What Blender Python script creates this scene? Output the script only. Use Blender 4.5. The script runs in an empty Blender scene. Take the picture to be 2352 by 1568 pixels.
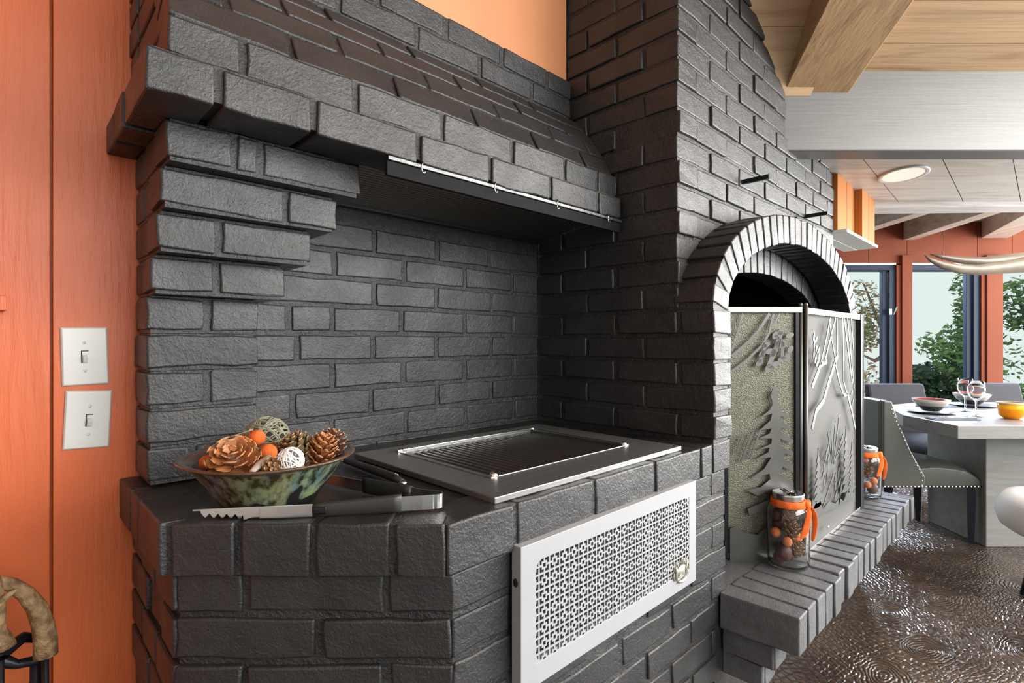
import bpy, bmesh, math, random
from mathutils import Vector, Matrix, noise
random.seed(7)
C = bpy.context.scene.collection
PI = math.pi
# ---------------------------------------------------------------- camera, world, light, exposure
ANG = math.radians(45.9)          # angle between the brick wall line (x) and the view direction
RZ = ANG - PI/2                   # rotation of the view-aligned axis (the house beam/table grid)
VM = Matrix.Rotation(RZ, 4, 'Z')
cd = bpy.data.cameras.new('camera'); cam = bpy.data.objects.new('camera', cd); C.objects.link(cam)
cam.location = (0, 0, 1.215); cam.rotation_euler = (PI/2, 0, RZ)
cd.sensor_width = 36; cd.lens = 36*1212/2352; cd.clip_start = .02; cd.clip_end = 200
bpy.context.scene.camera = cam
w = bpy.data.worlds.new('world'); bpy.context.scene.world = w; w.use_nodes = True
bg = w.node_tree.nodes['Background']; bg.inputs[0].default_value = (.80, .92, .88, 1); bg.inputs[1].default_value = .95
vs = bpy.context.scene.view_settings
vs.view_transform = 'Standard'; vs.look = 'None'; vs.gamma = 1; vs.exposure = 0; vs.use_curve_mapping = False
def area(name, loc, target, sx, sy, power, col=(1, 1, 1)):
    l = bpy.data.lights.new(name, 'AREA'); l.shape = 'RECTANGLE'; l.size = sx; l.size_y = sy; l.energy = power; l.color = col
    o = bpy.data.objects.new(name, l); C.objects.link(o); o.location = loc
    o.rotation_euler = (Vector(target)-Vector(loc)).to_track_quat('-Z', 'Y').to_euler(); return o
area('window_daylight', (6.2, -1.9, 1.55), (1.4, .9, 1.2), 3.2, 2.0, 400, (1, .98, .95))
area('window_daylight', (1.9, -3.5, 2.3), (.9, 1.0, 1.5), 5.0, 1.9, 290, (1, .97, .94))
area('brick_front_fill', (3.5, -1.35, 2.5), (1.7, 1.0, 1.8), 3.2, .8, 125, (1, .98, .96))  # unseen fill lamp, added to brighten the hood and chimney front
v_ = VM @ Vector((6.75, 4.6, 1.45)); t_ = VM @ Vector((3.6, 1.2, .9))
area('window_daylight', v_, t_, 2.7, 1.7, 70, (.92, .97, 1))
v_ = VM @ Vector((4.4, 6.3, 2.62)); t_ = VM @ Vector((2.8, 2.4, .4))
area('sky_daylight', v_, t_, 4.2, .95, 900, (.62, .76, 1))

# ---------------------------------------------------------------- materials
def nt(name):
    m = bpy.data.materials.new(name); m.use_nodes = True
    n = m.node_tree; return m, n, n.nodes['Principled BSDF']
def N(n, t, **k):
    x = n.nodes.new(t)
    for a, b in k.items():
        if a in x.inputs: x.inputs[a].default_value = b
        else: setattr(x, a, b)
    return x
def ramp(n, src, stops):
    r = n.nodes.new('ShaderNodeValToRGB'); e = r.color_ramp.elements
    while len(e) < len(stops): e.new(.5)
    for i, (p, c) in enumerate(stops):
        e[i].position = p; e[i].color = (*c, 1) if len(c) == 3 else c
    n.links.new(src, r.inputs[0]); return r
def coords(n, kind='world', scale=(1, 1, 1)):
    if kind == 'world': s = n.nodes.new('ShaderNodeNewGeometry').outputs['Position']
    else: s = n.nodes.new('ShaderNodeTexCoord').outputs['Object']
    mp = N(n, 'ShaderNodeMapping'); mp.inputs['Scale'].default_value = scale
    n.links.new(s, mp.inputs[0]); return mp.outputs[0]
def bump(n, p, hs, dist, strength=1):
    b = N(n, 'ShaderNodeBump', Distance=dist, Strength=strength); n.links.new(hs, b.inputs['Height'])
    if p.inputs['Normal'].links: n.links.new(p.inputs['Normal'].links[0].from_socket, b.inputs['Normal'])
    n.links.new(b.outputs[0], p.inputs['Normal'])
def mat(name, col, rough=.5, metal=0, var=0, vs=6, bs=0, bd=.002, kind='world', scale=(1, 1, 1), spec=.5, col2=None, detail=5, **k):
    m, n, p = nt(name)
    p.inputs['Base Color'].default_value = (*col, 1); p.inputs['Roughness'].default_value = rough
    p.inputs['Metallic'].default_value = metal; p.inputs['Specular IOR Level'].default_value = spec
    for a, b in k.items(): p.inputs[a.replace('_', ' ')].default_value = b
    if var or col2:
        c = coords(n, kind, scale); t = N(n, 'ShaderNodeTexNoise', Scale=vs, Detail=detail); n.links.new(c, t.inputs[0])
        c2 = col2 or tuple(x*(1-var) for x in col)
        r = ramp(n, t.outputs[0], [(.35, c2), (.65, col)]); n.links.new(r.outputs[0], p.inputs[0])
    if bs:
        c = coords(n, kind, scale); t = N(n, 'ShaderNodeTexNoise', Scale=bs, Detail=6, Roughness=.6); n.links.new(c, t.inputs[0])
        bump(n, p, t.outputs[0], bd)
    return m
def brick_paint(name, col, col2, rough, bd):
    m, n, p = nt(name)
    c = coords(n)
    t = N(n, 'ShaderNodeTexNoise', Scale=9, Detail=6); n.links.new(c, t.inputs[0])
    r = ramp(n, t.outputs[0], [(.35, col2), (.7, col)]); n.links.new(r.outputs[0], p.inputs[0])
    rr = ramp(n, t.outputs[0], [(.3, (rough+.12,)*3), (.75, (rough-.05,)*3)]); n.links.new(rr.outputs[0], p.inputs['Roughness'])
    a = N(n, 'ShaderNodeTexNoise', Scale=28, Detail=5, Roughness=.62); n.links.new(c, a.inputs[0]); bump(n, p, a.outputs[0], bd*1.5, .6)
    b = N(n, 'ShaderNodeTexNoise', Scale=190, Detail=5, Roughness=.65); n.links.new(c, b.inputs[0]); bump(n, p, b.outputs[0], bd*.62, .8)
    v = N(n, 'ShaderNodeTexNoise', Scale=75, Detail=4, Roughness=.55, Distortion=1.6); n.links.new(c, v.inputs[0]); bump(n, p, v.outputs[0], bd*.9, .6)
    p.inputs['Specular IOR Level'].default_value = .55
    return m
BLACK = brick_paint('black_brick_paint', (.030, .030, .031), (.016, .016, .017), .35, .0026)
HEARTH_GLARE = brick_paint('black_paint_with_glare', (.125, .128, .135), (.075, .077, .082), .46, .0024)  # black brick paint lightened: the glare on the hearth is put into the colour
MORTAR = brick_paint('black_mortar_paint', (.030, .030, .030), (.014, .014, .015), .22, .0050)
SOOT = mat('soot', (.006, .006, .007), .9, bs=40)
def orange_mat(name, a, b):
    m = mat(name, a, .42, col2=b, vs=2.5, detail=3)
    n = m.node_tree; p = n.nodes['Principled BSDF']
    c = coords(n, 'world', (30, 30, 3)); t = N(n, 'ShaderNodeTexNoise', Scale=2.2, Detail=7, Roughness=.6); n.links.new(c, t.inputs[0]); bump(n, p, t.outputs[0], .0035, .7)
    c2 = coords(n, 'world', (8, 8, 5)); v = N(n, 'ShaderNodeTexVoronoi', Scale=1.3); n.links.new(c2, v.inputs[0])
    rk = ramp(n, v.outputs[0], [(0, (1, 1, 1)), (.035, (0, 0, 0))])
    mx = N(n, 'ShaderNodeMix', data_type='RGBA'); n.links.new(rk.outputs[0], mx.inputs[0])
    n.links.new(p.inputs[0].links[0].from_socket, mx.inputs[6]); mx.inputs[7].default_value = (.16, .03, .012, 1)
    n.links.new(mx.outputs[2], p.inputs[0]); bump(n, p, rk.outputs[0], -.003)
    return m
ORANGE = orange_mat('orange_paint', (.60, .132, .036), (.53, .10, .024))
PEACH = mat('peach_orange_paint', (.60, .25, .115), .5, bs=9, bd=.0015, var=.04)
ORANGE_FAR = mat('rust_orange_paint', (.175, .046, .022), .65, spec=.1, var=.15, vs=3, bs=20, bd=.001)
def wood(name, a, b, axis=0, rough=.4, dist=.0012, s=1.0):
    m, n, p = nt(name); sc = [9*s, 9*s, 9*s]; sc[axis] = .9*s
    c = coords(n, 'object', sc)
    t = N(n, 'ShaderNodeTexNoise', Scale=1.6, Detail=8, Roughness=.62, Distortion=1.2); n.links.new(c, t.inputs[0])
    r = ramp(n, t.outputs[0], [(.28, b), (.52, a), (.75, tuple(min(1, x*1.12) for x in a))]); n.links.new(r.outputs[0], p.inputs[0])
    sc2 = [60*s]*3; sc2[axis] = 2*s
    c2 = coords(n, 'object', sc2); t2 = N(n, 'ShaderNodeTexNoise', Scale=1.5, Detail=4); n.links.new(c2, t2.inputs[0])
    bump(n, p, t2.outputs[0], dist); p.inputs['Roughness'].default_value = rough
    return m
CEILW = wood('brown_ceiling_wood', (.50, .34, .20), (.30, .18, .095))
RAFTW = wood('brown_beam_wood', (.42, .27, .14), (.27, .16, .08), axis=1)
WHITEW = wood('whitewashed_wood', (.55, .52, .48), (.36, .31, .26), axis=0)
WHITEX = wood('whitewashed_beam_wood', (.60, .58, .57), (.33, .27, .25), axis=0)
RAFTFAR = wood('greyed_rafter_wood', (.40, .33, .28), (.24, .17, .12), axis=1)
GREYB = wood('grey_painted_beam', (.105, .104, .10), (.09, .089, .085), dist=.0005)
TABLEW = wood('pale_grey_table_wood', (.22, .218, .21), (.17, .166, .155), axis=0, s=1.2, dist=.0004)
STEEL = mat('brushed_steel', (.33, .33, .325), .42, .9, var=.15, vs=3, scale=(1, 40, 1), bs=0)
STEELB = mat('bright_steel', (.72, .72, .71), .22, 1)
DARKSTEEL = mat('dark_steel', (.10, .10, .105), .42, .9, bs=60, bd=.0006)
CUTSTEEL = mat('cut_steel_sheet', (.15, .15, .145), .5, 1, var=.2, vs=9)
IRON = mat('blackened_iron', (.016, .017, .022), .38, .6, bs=60, bd=.0008)
CHROME = mat('chrome', (.85, .85, .86), .08, 1)
RUBBER = mat('black_rubber', (.022, .021, .021), .42, bs=300, bd=.0003)
WHITEP = mat('white_painted_metal', (.33, .338, .357), .4, var=.05, bs=12, bd=.0006)
PLASTIC = mat('white_plastic', (.60, .595, .575), .25)
DARK = mat('dark_slot', (.01, .01, .01), .7)
SMOKE = mat('grease_dark_metal', (.14, .14, .14), .3, .85, bs=120, bd=.002)
GLASS = mat('clear_glass', (1, 1, 1), .0, Transmission_Weight=1.0, IOR=1.45)
LEATHER = mat('grey_green_leather', (.075, .078, .07), .3, bs=90, bd=.0006, var=.2, vs=3)
GREYF = mat('grey_upholstery', (.050, .050, .06), .75, spec=.15, bs=120, bd=.0006)
WHITEF = mat('white_upholstery', (.72, .70, .68), .7, bs=60, bd=.001)
YARN = mat('orange_yarn', (.92, .16, .018), .85, bs=260, bd=.002, var=.25, vs=60)
FELT = mat('orange_felt', (.78, .15, .022), .95, bs=240, bd=.0015, var=.3, vs=70)
NAVY = mat('navy_window_frame', (.016, .026, .048), .55, spec=.15)
BONE = mat('pale_horn', (.38, .33, .25), .38, col2=(.07, .052, .04), vs=3.2, bs=30, bd=.001)
ANTLER = mat('antler', (.36, .23, .11), .5, col2=(.13, .07, .03), vs=55, bs=90, bd=.006)
LEAFA = mat('green_leaves', (.13, .28, .07), .6, col2=(.05, .13, .05), vs=5)
LEAFB = mat('brown_leaves', (.36, .25, .17), .7, col2=(.14, .18, .07), vs=5)
BARK = mat('bark', (.14, .11, .09), .8, bs=30)
GROUND = mat('pale_ground', (.62, .56, .47), .8, var=.2)

# ---------------------------------------------------------------- mesh builder
class MB:
    def __init__(s): s.v = []; s.f = []
    def add(s, vs, fs):
        k = len(s.v); s.v += [Vector(v) for v in vs]; s.f += [tuple(i+k for i in f) for f in fs]; return s
    def box(s, c, d, R=None):
        R = R or Matrix.Identity(3); c = Vector(c); v = []
        for z in (-.5, .5):
            for x, y in ((-.5, -.5), (.5, -.5), (.5, .5), (-.5, .5)): v.append(c + R @ Vector((x*d[0], y*d[1], z*d[2])))
        return s.add(v, [(3, 2, 1, 0), (4, 5, 6, 7), (0, 1, 5, 4), (1, 2, 6, 5), (2, 3, 7, 6), (3, 0, 4, 7)])
    def bb(s, x0, x1, y0, y1, z0, z1): return s.box(((x0+x1)/2, (y0+y1)/2, (z0+z1)/2), (x1-x0, y1-y0, z1-z0))
    def prism(s, poly, h0, h1, o=(0, 0, 0), u=(1, 0, 0), v=(0, 1, 0)):
        u = Vector(u); v = Vector(v); o = Vector(o); n = u.cross(v); k = len(poly)
        a = sum(poly[i][0]*poly[(i+1) % k][1]-poly[(i+1) % k][0]*poly[i][1] for i in range(k))
        if a < 0: poly = poly[::-1]
        vs = [o+u*p[0]+v*p[1]+n*h0 for p in poly]+[o+u*p[0]+v*p[1]+n*h1 for p in poly]
        return s.add(vs, [tuple(range(k))[::-1], tuple(range(k, 2*k))]+[(i, (i+1) % k, (i+1) % k+k, i+k) for i in range(k)])
    def tube(s, pts, rs, n=8, cap=True, up=(0, 0, 1), flat=1):
        pts = [Vector(p) for p in pts]; m = len(pts)
        if not hasattr(rs, '__len__'): rs = [rs]*m
        vs = []; up = Vector(up)
        for i, p in enumerate(pts):
            t = (pts[min(i+1, m-1)]-pts[max(i-1, 0)]).normalized()
            a = t.cross(up)
            if a.length < 1e-3: a = t.cross(Vector((1, 0, 0)))
            a.normalize(); b = t.cross(a)
            for j in range(n):
                q = 2*PI*j/n; vs.append(p+a*math.cos(q)*rs[i]+b*math.sin(q)*rs[i]*flat)
        fs = [(i*n+j, (i+1)*n+j, (i+1)*n+(j+1) % n, i*n+(j+1) % n) for i in range(m-1) for j in range(n)]
        if cap: fs += [tuple(range(n)), tuple(range((m-1)*n, m*n))[::-1]]
        return s.add(vs, fs)
    def lathe(s, prof, c=(0, 0, 0), n=32, wob=None):
        c = Vector(c); vs = []
        for i, (r, z) in enumerate(prof):
            for j in range(n):
                q = 2*PI*j/n; k = wob(q, i) if wob else 1
                vs.append(c+Vector((r*k*math.cos(q), r*k*math.sin(q), z)))
        fs = [(i*n+j, i*n+(j+1) % n, (i+1)*n+(j+1) % n, (i+1)*n+j) for i in range(len(prof)-1) for j in range(n)]
        return s.add(vs, fs)
    def ball(s, c, r, n=12, m=8, R=None, jit=0):
        if not hasattr(r, '__len__'): r = (r, r, r)
        R = R or Matrix.Identity(3); c = Vector(c); vs = [c+R @ Vector((0, 0, -r[2]))]
        for i in range(1, m):
            a = -PI/2+PI*i/m
            for j in range(n):
                q = 2*PI*j/n; k = 1+jit*(random.random()-.5)
                vs.append(c+R @ Vector((r[0]*k*math.cos(a)*math.cos(q), r[1]*k*math.cos(a)*math.sin(q), r[2]*k*math.sin(a))))
        vs.append(c+R @ Vector((0, 0, r[2]))); l = len(vs)-1
        fs = [(0, 1+(j+1) % n, 1+j) for j in range(n)]+[(l, l-n+j, l-n+(j+1) % n) for j in range(n)]
        fs += [(1+i*n+j, 1+i*n+(j+1) % n, 1+(i+1)*n+(j+1) % n, 1+(i+1)*n+j) for i in range(m-2) for j in range(n)]
        return s.add(vs, fs)
    def mesh(s, name):
        me = bpy.data.meshes.new(name); me.from_pydata([tuple(v) for v in s.v], [], s.f); me.update(); return me
    def build(s, name, m, parent=None, smooth=False, bev=0, world=True, M=None):
        me = s.mesh(name); o = bpy.data.objects.new(name, me); C.objects.link(o); me.materials.append(m)
        if smooth:
            for p in me.polygons: p.use_smooth = True
        if bev:
            b = o.modifiers.new('bevel', 'BEVEL'); b.width = bev; b.segments = 2; b.limit_method = 'ANGLE'; b.angle_limit = .6
        if M is not None: o.matrix_world = M
        if parent: setpar(o, parent, world)
        return o
PM = {}
def setpar(o, p, world=True):
    o.parent = p
    if world and p.name in PM: o.matrix_parent_inverse = PM[p.name].inverted()
def thing(name, label, cat, loc=(0, 0, 0), rz=0, group=None, V=False):
    o = bpy.data.objects.new(name, None); C.objects.link(o)
    M = Matrix.Translation(loc) @ Matrix.Rotation(rz, 4, 'Z')
    if V: M = VM @ M
    o.location = M.to_translation(); o.rotation_euler = M.to_euler(); PM[o.name] = M
    o.empty_display_size = .05
    o['label'] = label; o['category'] = cat
    if group: o['group'] = group
    return o
def tag(o, label, cat, group=None):
    o['label'] = label; o['category'] = cat
    if group: o['group'] = group
    return o
def struct(o): o['kind'] = 'structure'; return o
def lab(o, l): o['label'] = l; return o
def fracture(c, w):       # polygon for a polyline strip of width w
    L = []; R = []
    for i, p in enumerate(c):
        a = Vector(c[max(i-1, 0)]); b = Vector(c[min(i+1, len(c)-1)]); t = (b-a).normalized(); n = Vector((-t.y, t.x))*w/2
        L.append((p[0]+n.x, p[1]+n.y)); R.append((p[0]-n.x, p[1]-n.y))
    return L+R[::-1]
X = Vector((1, 0, 0)); Y = Vector((0, 1, 0)); Z = Vector((0, 0, 1))
RV = VM.to_3x3() @ X; FV = VM.to_3x3() @ Y

# ---------------------------------------------------------------- bricks
BC = {}
def brick_mesh(L, H, D, var):
    key = (round(L*100), round(H*500), round(D*50), var)
    if key in BC: return BC[key]
    rnd = random.Random(hash(key)); off = Vector((rnd.random()*50, rnd.random()*50, rnd.random()*50))
    bm = bmesh.new(); bmesh.ops.create_cube(bm, size=1)
    for v in bm.verts: v.co = Vector((v.co.x*L, v.co.y*D, v.co.z*H))
    bmesh.ops.bevel(bm, geom=list(bm.edges), offset=.0045, segments=2, profile=.6, affect='EDGES')
    k = max(1, int(L/.05))
    for i in range(1, k):
        bmesh.ops.bisect_plane(bm, geom=bm.verts[:]+bm.edges[:]+bm.faces[:], plane_co=(-L/2+L*i/k, 0, 0), plane_no=(1, 0, 0))
    bmesh.ops.bisect_plane(bm, geom=bm.verts[:]+bm.edges[:]+bm.faces[:], plane_co=(0, 0, 0), plane_no=(0, 0, 1))
    for v in bm.verts:
        p = v.co*28+off
        v.co += Vector((noise.noise(p)*.0042, noise.noise(p*.5+Vector((9, 3, 1)))*.0012, noise.noise(p+Vector((2, 8, 5)))*.0044))
    me = bpy.data.meshes.new('brick'); bm.to_mesh(me); bm.free()
    for p in me.polygons: p.use_smooth = p.area < 2.2e-4
    me.materials.append(BLACK); BC[key] = me; return me
def bk(par, O, u, n, s0, s1, zc, h=.067, d=.09, proud=None, w=None, jit=1):
    L = s1-s0
    if L < .02: return
    u = Vector(u); n = Vector(n); w = Vector(w) if w is not None else Z.copy()
    pr = (random.uniform(-.0012, .0018) if proud is None else proud)-.0042
    c = Vector(O)+u*((s0+s1)/2)-n*(d/2-pr)+w*0
    c = c + Z*zc if zc is not None else c
    o = bpy.data.objects.new('brick', brick_mesh(L, h, d, random.randrange(4))); C.objects.link(o)
    R = Matrix((u, -n, w)).transposed().to_4x4()
    J = Matrix.Rotation(random.uniform(-1, 1)*.009*jit, 4, 'Y') @ Matrix.Rotation(random.uniform(-1, 1)*.008*jit, 4, 'Z')
    if par.name == 'raised_hearth': o.material_slots[0].link = 'OBJECT'; o.material_slots[0].material = HEARTH_GLARE
    o.parent = par; o.matrix_parent_inverse = PM[par.name].inverted() if par.name in PM else Matrix.Identity(4)
    o.matrix_basis = Matrix.Translation(c) @ R @ J
    return o
G = .0135
def row(par, O, u, n, a, b, zc, joints, **k):
    js = [a]+[j for j in joints if a+.03 < j < b-.03]+[b]
    for i in range(len(js)-1):
        s0 = js[i]+(G/2 if i else 0); s1 = js[i+1]-(G/2 if i < len(js)-2 else 0)
        bk(par, O, u, n, s0, s1, zc, **k)
def pat(off, a, b, p=.2325):
    k = math.floor((a-off)/p); o = []
    while off+k*p < b+p: o.append(off+k*p+random.uniform(-.006, .006)); k += 1
    return o
H0 = 1.215; CT = .912; LAT = H0+.0185; PC = .079
# ================================================================ orange board wall behind the grill
wb = thing('wall_back', '', '', (0, 1.45, 0)); del wb['label']; del wb['category']; struct(wb)
xs = [-2.6, -2.31, -2.02, -1.74, -1.44, -1.16, -.87, -.60, -.29, .0756, .38, .70]
for a, b in zip(xs, xs[1:]):
    m = MB(); nz = 14; vs = []; fs = []
    # board with slightly wavy long edges
    L = [(a+.0022+.0012*noise.noise(Vector((a*9, 0, i*.6))), 0 if 0 < i < nz else 0, 3.2*i/nz) for i in range(nz+1)]
    R = [(b-.0022+.0012*noise.noise(Vector((b*9, 5, i*.6))), 0, 3.2*i/nz) for i in range(nz+1)]
    yo = 1.45+random.uniform(0, .002)
    for i in range(nz+1):
        vs += [(L[i][0], yo, L[i][2]), (R[i][0], yo, R[i][2]), (L[i][0], yo+.02, L[i][2]), (R[i][0], yo+.02, R[i][2])]
    for i in range(nz):
        k = 4*i; fs += [(k, k+1, k+5, k+4), (k+1, k+3, k+7, k+5), (k+3, k+2, k+6, k+7), (k+2, k, k+4, k+6)]
    m.add(vs, fs); m.build('board', ORANGE, wb, bev=.002)
MB().bb(-2.6, .9, 1.473, 1.50, 0, 3.2).build('backing', ORANGE, wb)
struct(MB().bb(.35, 1.505, 1.265, 1.45, 2.0, 3.2).build('wall_chase', PEACH))
struct(MB().bb(-2.66, -2.6, -4.2, 1.5, 0, 3.6).build('wall_left', mat('pale_wall', (.45, .43, .41), .7)))
# small orange painted peg block at the left edge
o = MB().bb(-.035, .008, 1.425, 1.449, 1.275, 1.305).build('wall_block', ORANGE, bev=.002); tag(o, 'small orange painted block on the wall left of the switches', 'block')

# ================================================================ grill masonry
gr = thing('brick_grill', 'black painted brick barbecue counter with corbelled hood', 'grill', (.8, 1.1, 0))
m = MB().prism([(.222, 1.45), (.222, 1.052), (.559, .7235), (1.62, .7235), (1.62, .85), (1.5, .85), (1.5, 1.45)], 0, .826); m.build('mortar', MORTAR, gr)
# cap course: top slab
capo = [(.185, 1.45), (.185, 1.036), (.2007, 1.0197), (.5307, .700), (1.62, .700), (1.62, .80), (1.505, .80), (1.505, 1.45)]
capi = [(.197, 1.45), (.197, 1.040), (.212, 1.028), (.535, .709), (1.61, .709), (1.61, .80), (1.505, .80), (1.505, 1.45)]
m = MB().prism([(1.25, .845), (1.25, 1.195), (.752, 1.195), (.752, .845)][::-1], 0, 0); m = MB()
def slab_hole(m, outer, hole, z0, z1):     # top slab with a rectangular hole, made of convex strips
    hx0, hx1, hy0, hy1 = hole
    m.prism([(outer[1][0], outer[1][1]), (outer[2][0], outer[2][1]), (outer[3][0], outer[3][1]), (hx0, outer[3][1]), (hx0, 1.45), (outer[0][0], 1.45)], z0, z1)
    m.prism([(hx0, outer[4][1]), (hx1, outer[4][1]), (hx1, hy0), (hx0, hy0)], z0, z1)
    m.prism([(hx0, hy1), (hx1, hy1), (hx1, 1.45), (hx0, 1.45)], z0, z1)
    m.prism([(hx1, outer[4][1]), (1.61, outer[4][1]), (1.61, .80), (1.505, .80), (1.505, 1.45), (hx1, 1.45)], z0, z1)
slab_hole(m, capi, (.748, 1.262, .838, 1.204), .824, .910)
m.build('counter_top', MORTAR, gr)
# body rows
zb = [.824-.0395-PC*k for k in range(12)]
chU = RV; chO = Vector((.2134, 1.0464, 0)); chN = -FV; chL = .474
for k, z in enumerate(zb):
    row(gr, (.208, 1.45, 0), -Y, -X, 0, .40, z, [.12, .255] if k % 2 == 0 else [.18, .30][0:2] if k == 1 else [.19], d=.08) if k < 7 else None
    if k < 7: row(gr, chO, chU, chN, 0, chL, z, [.118, .36] if k % 2 == 0 else [.243], d=.07)
    js = pat(.70 if k % 2 else .82, .55, 1.6, .236)
    if k < 10: row(gr, (0, .7155, 0), X, -Y, .557, 1.624 if k < 5 else 1.56, z, js, d=.08)
# cap bricks
zc = .868
row(gr, (.185, 1.45, 0), -Y, -X, 0, .413, zc, [.14, .23], h=.088, d=.09)
row(gr, Vector((.2007, 1.0197, 0)), RV, -FV, 0, .455, zc-.001, [.108, .234, .366], h=.089, d=.085)
row(gr, (0, .700, 0), X, -Y, .533, 1.624, zc, [.694, .936, 1.185, 1.431, 1.506], h=.089, d=.10)
# left corbelled block
blk = [(LAT-PC*(k+.5)) for k in range(4)]           # rows below lattice zero
MBx = [(.215, .433, 1.30)]
def brow(z, x1, y, js, sj):
    row(gr, (0, y, 0), X, -Y, .215, x1, z, js, d=.10)
    row(gr, (.2145, 1.45, 0), -Y, -X, 0, 1.45-y-.10-.012, z, sj, d=.08)
    MB().bb(.223, x1-.008, y+.008, 1.43, z-PC/2-.001, z+PC/2-.002).build('mortar', MORTAR, gr)
brow(blk[3], .433, 1.30, [.30], []); brow(blk[2], .433, 1.30, [], []); brow(blk[1], .433, 1.30, [.328], []); brow(blk[0], .433, 1.30, [], [])
brow(LAT+.5*PC, .433, 1.30, [.328], [])
brow(LAT+1.5*PC, .476, 1.25, [.333], [.06]); brow(LAT+2.5*PC, .518, 1.20, [.324], []); brow(LAT+3.5*PC, .562, 1.165, [.447], [.10]); brow(LAT+4.5*PC, .602, 1.125, [.331, .382], [.11])
# back wall of the grill recess
MB().bb(.40, 1.515, 1.418, 1.45, .90, 1.62).build('mortar', MORTAR, gr)
rowsj = {4: [.80, 1.03, 1.262], 3: [.675, .905, 1.146, 1.375], 2: [.80, 1.027, 1.27], 1: [.55, .669, .895, 1.146, 1.375], 0: [.571, .797, 1.027, 1.266],
         -1: [.67, .90, 1.146, 1.38], -2: [.56, .79, 1.03, 1.27], -3: [.67, .91, 1.15, 1.38], -4: [.57, .80, 1.035, 1.27]}
for k, js in rowsj.items():
    row(gr, (0, 1.41, 0), X, -Y, .41, 1.512, LAT+PC*(k-.5)+.004, js, d=.035)
# hood
prof = [(1.01, 1.625), (1.01, 1.692), (1.04, 1.704), (1.04, 1.776), (1.085, 1.8325-.0), (1.096, 1.858), (1.127, 1.913), (1.166, 1.9675), (1.217, 2.0186), (1.23, 2.03), (1.23, 2.165)]
E_ = LAT+5*PC      # 1.6285
xE = [.274, .443, .687, .907, 1.139, 1.368]
row(gr, (0, 1.01, 0), X, -Y, .165, 1.485, 1.6575, xE, h=.068, d=.115)
row(gr, (.163, 1.45, 0), -Y, -X, 0, .325, 1.6575, [.10, .22], h=.066, d=.10)
row(gr, (0, 1.04, 0), X, -Y, .207, 1.500, 1.7385, [.321, .547, .777, 1.015, 1.237, 1.402], h=.069, d=.10)
row(gr, (.205, 1.45, 0), -Y, -X, 0, .31, 1.7385, [.09, .2], h=.068, d=.09)
MB().bb(.175, 1.495, 1.020, 1.13, 1.632, 1.695).bb(.214, 1.505, 1.05, 1.13, 1.60+.035, 1.775).bb(.175, .30, 1.12, 1.45, 1.632, 1.695).bb(.214, .33, 1.05, 1.45, 1.69, 1.775).build('mortar', MORTAR, gr)
P2 = [(1.052, 1.778), (1.092, 1.848), (1.128, 1.910), (1.172, 1.967), (1.222, 2.022)]
js2 = [[.42, .66, .90, 1.13, 1.36], [.31, .54, .775, 1.01, 1.245, 1.43], [.43, .665, .90, 1.135, 1.36], [.33, .55, .78, 1.02, 1.25]]
for i in range(4):
    a = Vector((0, *P2[i])); b = Vector((0, *P2[i+1])); up = (b-a).normalized(); n = X.cross(up)*-1
    n = Vector((0, -up.z, up.y)); hh = (b-a).length-.010
    row(gr, a+up*((b-a).length/2), X, n, .207, 1.508, None, js2[i], h=hh, d=.08, w=up)
    row(gr, (.205, 1.45, 0), -Y, -X, 0, 1.45-(a.y+b.y)/2-.07, (a.z+b.z)/2, pat(.1, 0, .5), h=abs(b.z-a.z)-.008, d=.08)
m = MB().prism([(1.062, 1.77), (1.100, 1.846), (1.136, 1.905), (1.180, 1.962), (1.232, 2.018), (1.45, 2.018), (1.45, 1.77)], .213, 1.512, (0, 0, 0), (0, 1, 0), (0, 0, 1)); m.build('mortar', MORTAR, gr)
for k, (z, js) in enumerate([(2.0615, [.36, .60, .83, 1.06, 1.29]), (2.1285, [.47, .71, .93, 1.155, 1.37])]):
    row(gr, (0, 1.23, 0), X, -Y, .215, 1.495, z, js, h=.062, d=.035)
    row(gr, (.213, 1.45, 0), -Y, -X, 0, .18, z, [.1], h=.06, d=.08)
MB().bb(.222, 1.488, 1.238, 1.45, 2.01, 2.158).build('mortar', MORTAR, gr)

# ================================================================ fireplace
fp = thing('brick_fireplace', 'black painted brick chimney breast with double arched firebox', 'fireplace', (2.3, 1.0, 0))
CXA = 2.31; Z0 = 1.315; AO, BO = .80, .385; AI, BI = .695, .278
def ell_x(a, b, z):     # half width of an ellipse at height z
    t = (z-Z0)/b
    return a if t <= 0 else (a*math.sqrt(1-t*t) if t < 1 else 0)
ZT = 2.95
def archwall(m, x0, x1, zt, a, b, y0, y1, zb, n=40):
    # wall with a half-ellipse opening reaching down to zb
    m.bb(x0, CXA-a, y0, y1, zb, Z0); m.bb(CXA+a, x1, y0, y1, zb, Z0)
    px = [x0]+[CXA-a*math.cos(PI*i/n) for i in range(n+1)]+[x1]
    for i in range(len(px)-1):
        xa, xb = px[i], px[i+1]
        za = Z0+b*math.sqrt(max(0, 1-((xa-CXA)/a)**2)) if abs(xa-CXA) < a else Z0
        zb_ = Z0+b*math.sqrt(max(0, 1-((xb-CXA)/a)**2)) if abs(xb-CXA) < a else Z0
        if xb-xa < 1e-4: continue
        m.prism([(xa, za), (xb, zb_), (xb, zt), (xa, zt)], y0, y1, (0, 0, 0), (1, 0, 0), (0, 0, 1)) if False else m.add(
            [(xa, y0, za), (xb, y0, zb_), (xb, y0, zt), (xa, y0, zt), (xa, y1, za), (xb, y1, zb_), (xb, y1, zt), (xa, y1, zt)],
            [(0, 1, 2, 3), (7, 6, 5, 4), (0, 4, 5, 1), (3, 2, 6, 7), (0, 3, 7, 4), (1, 5, 6, 2)])
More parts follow.
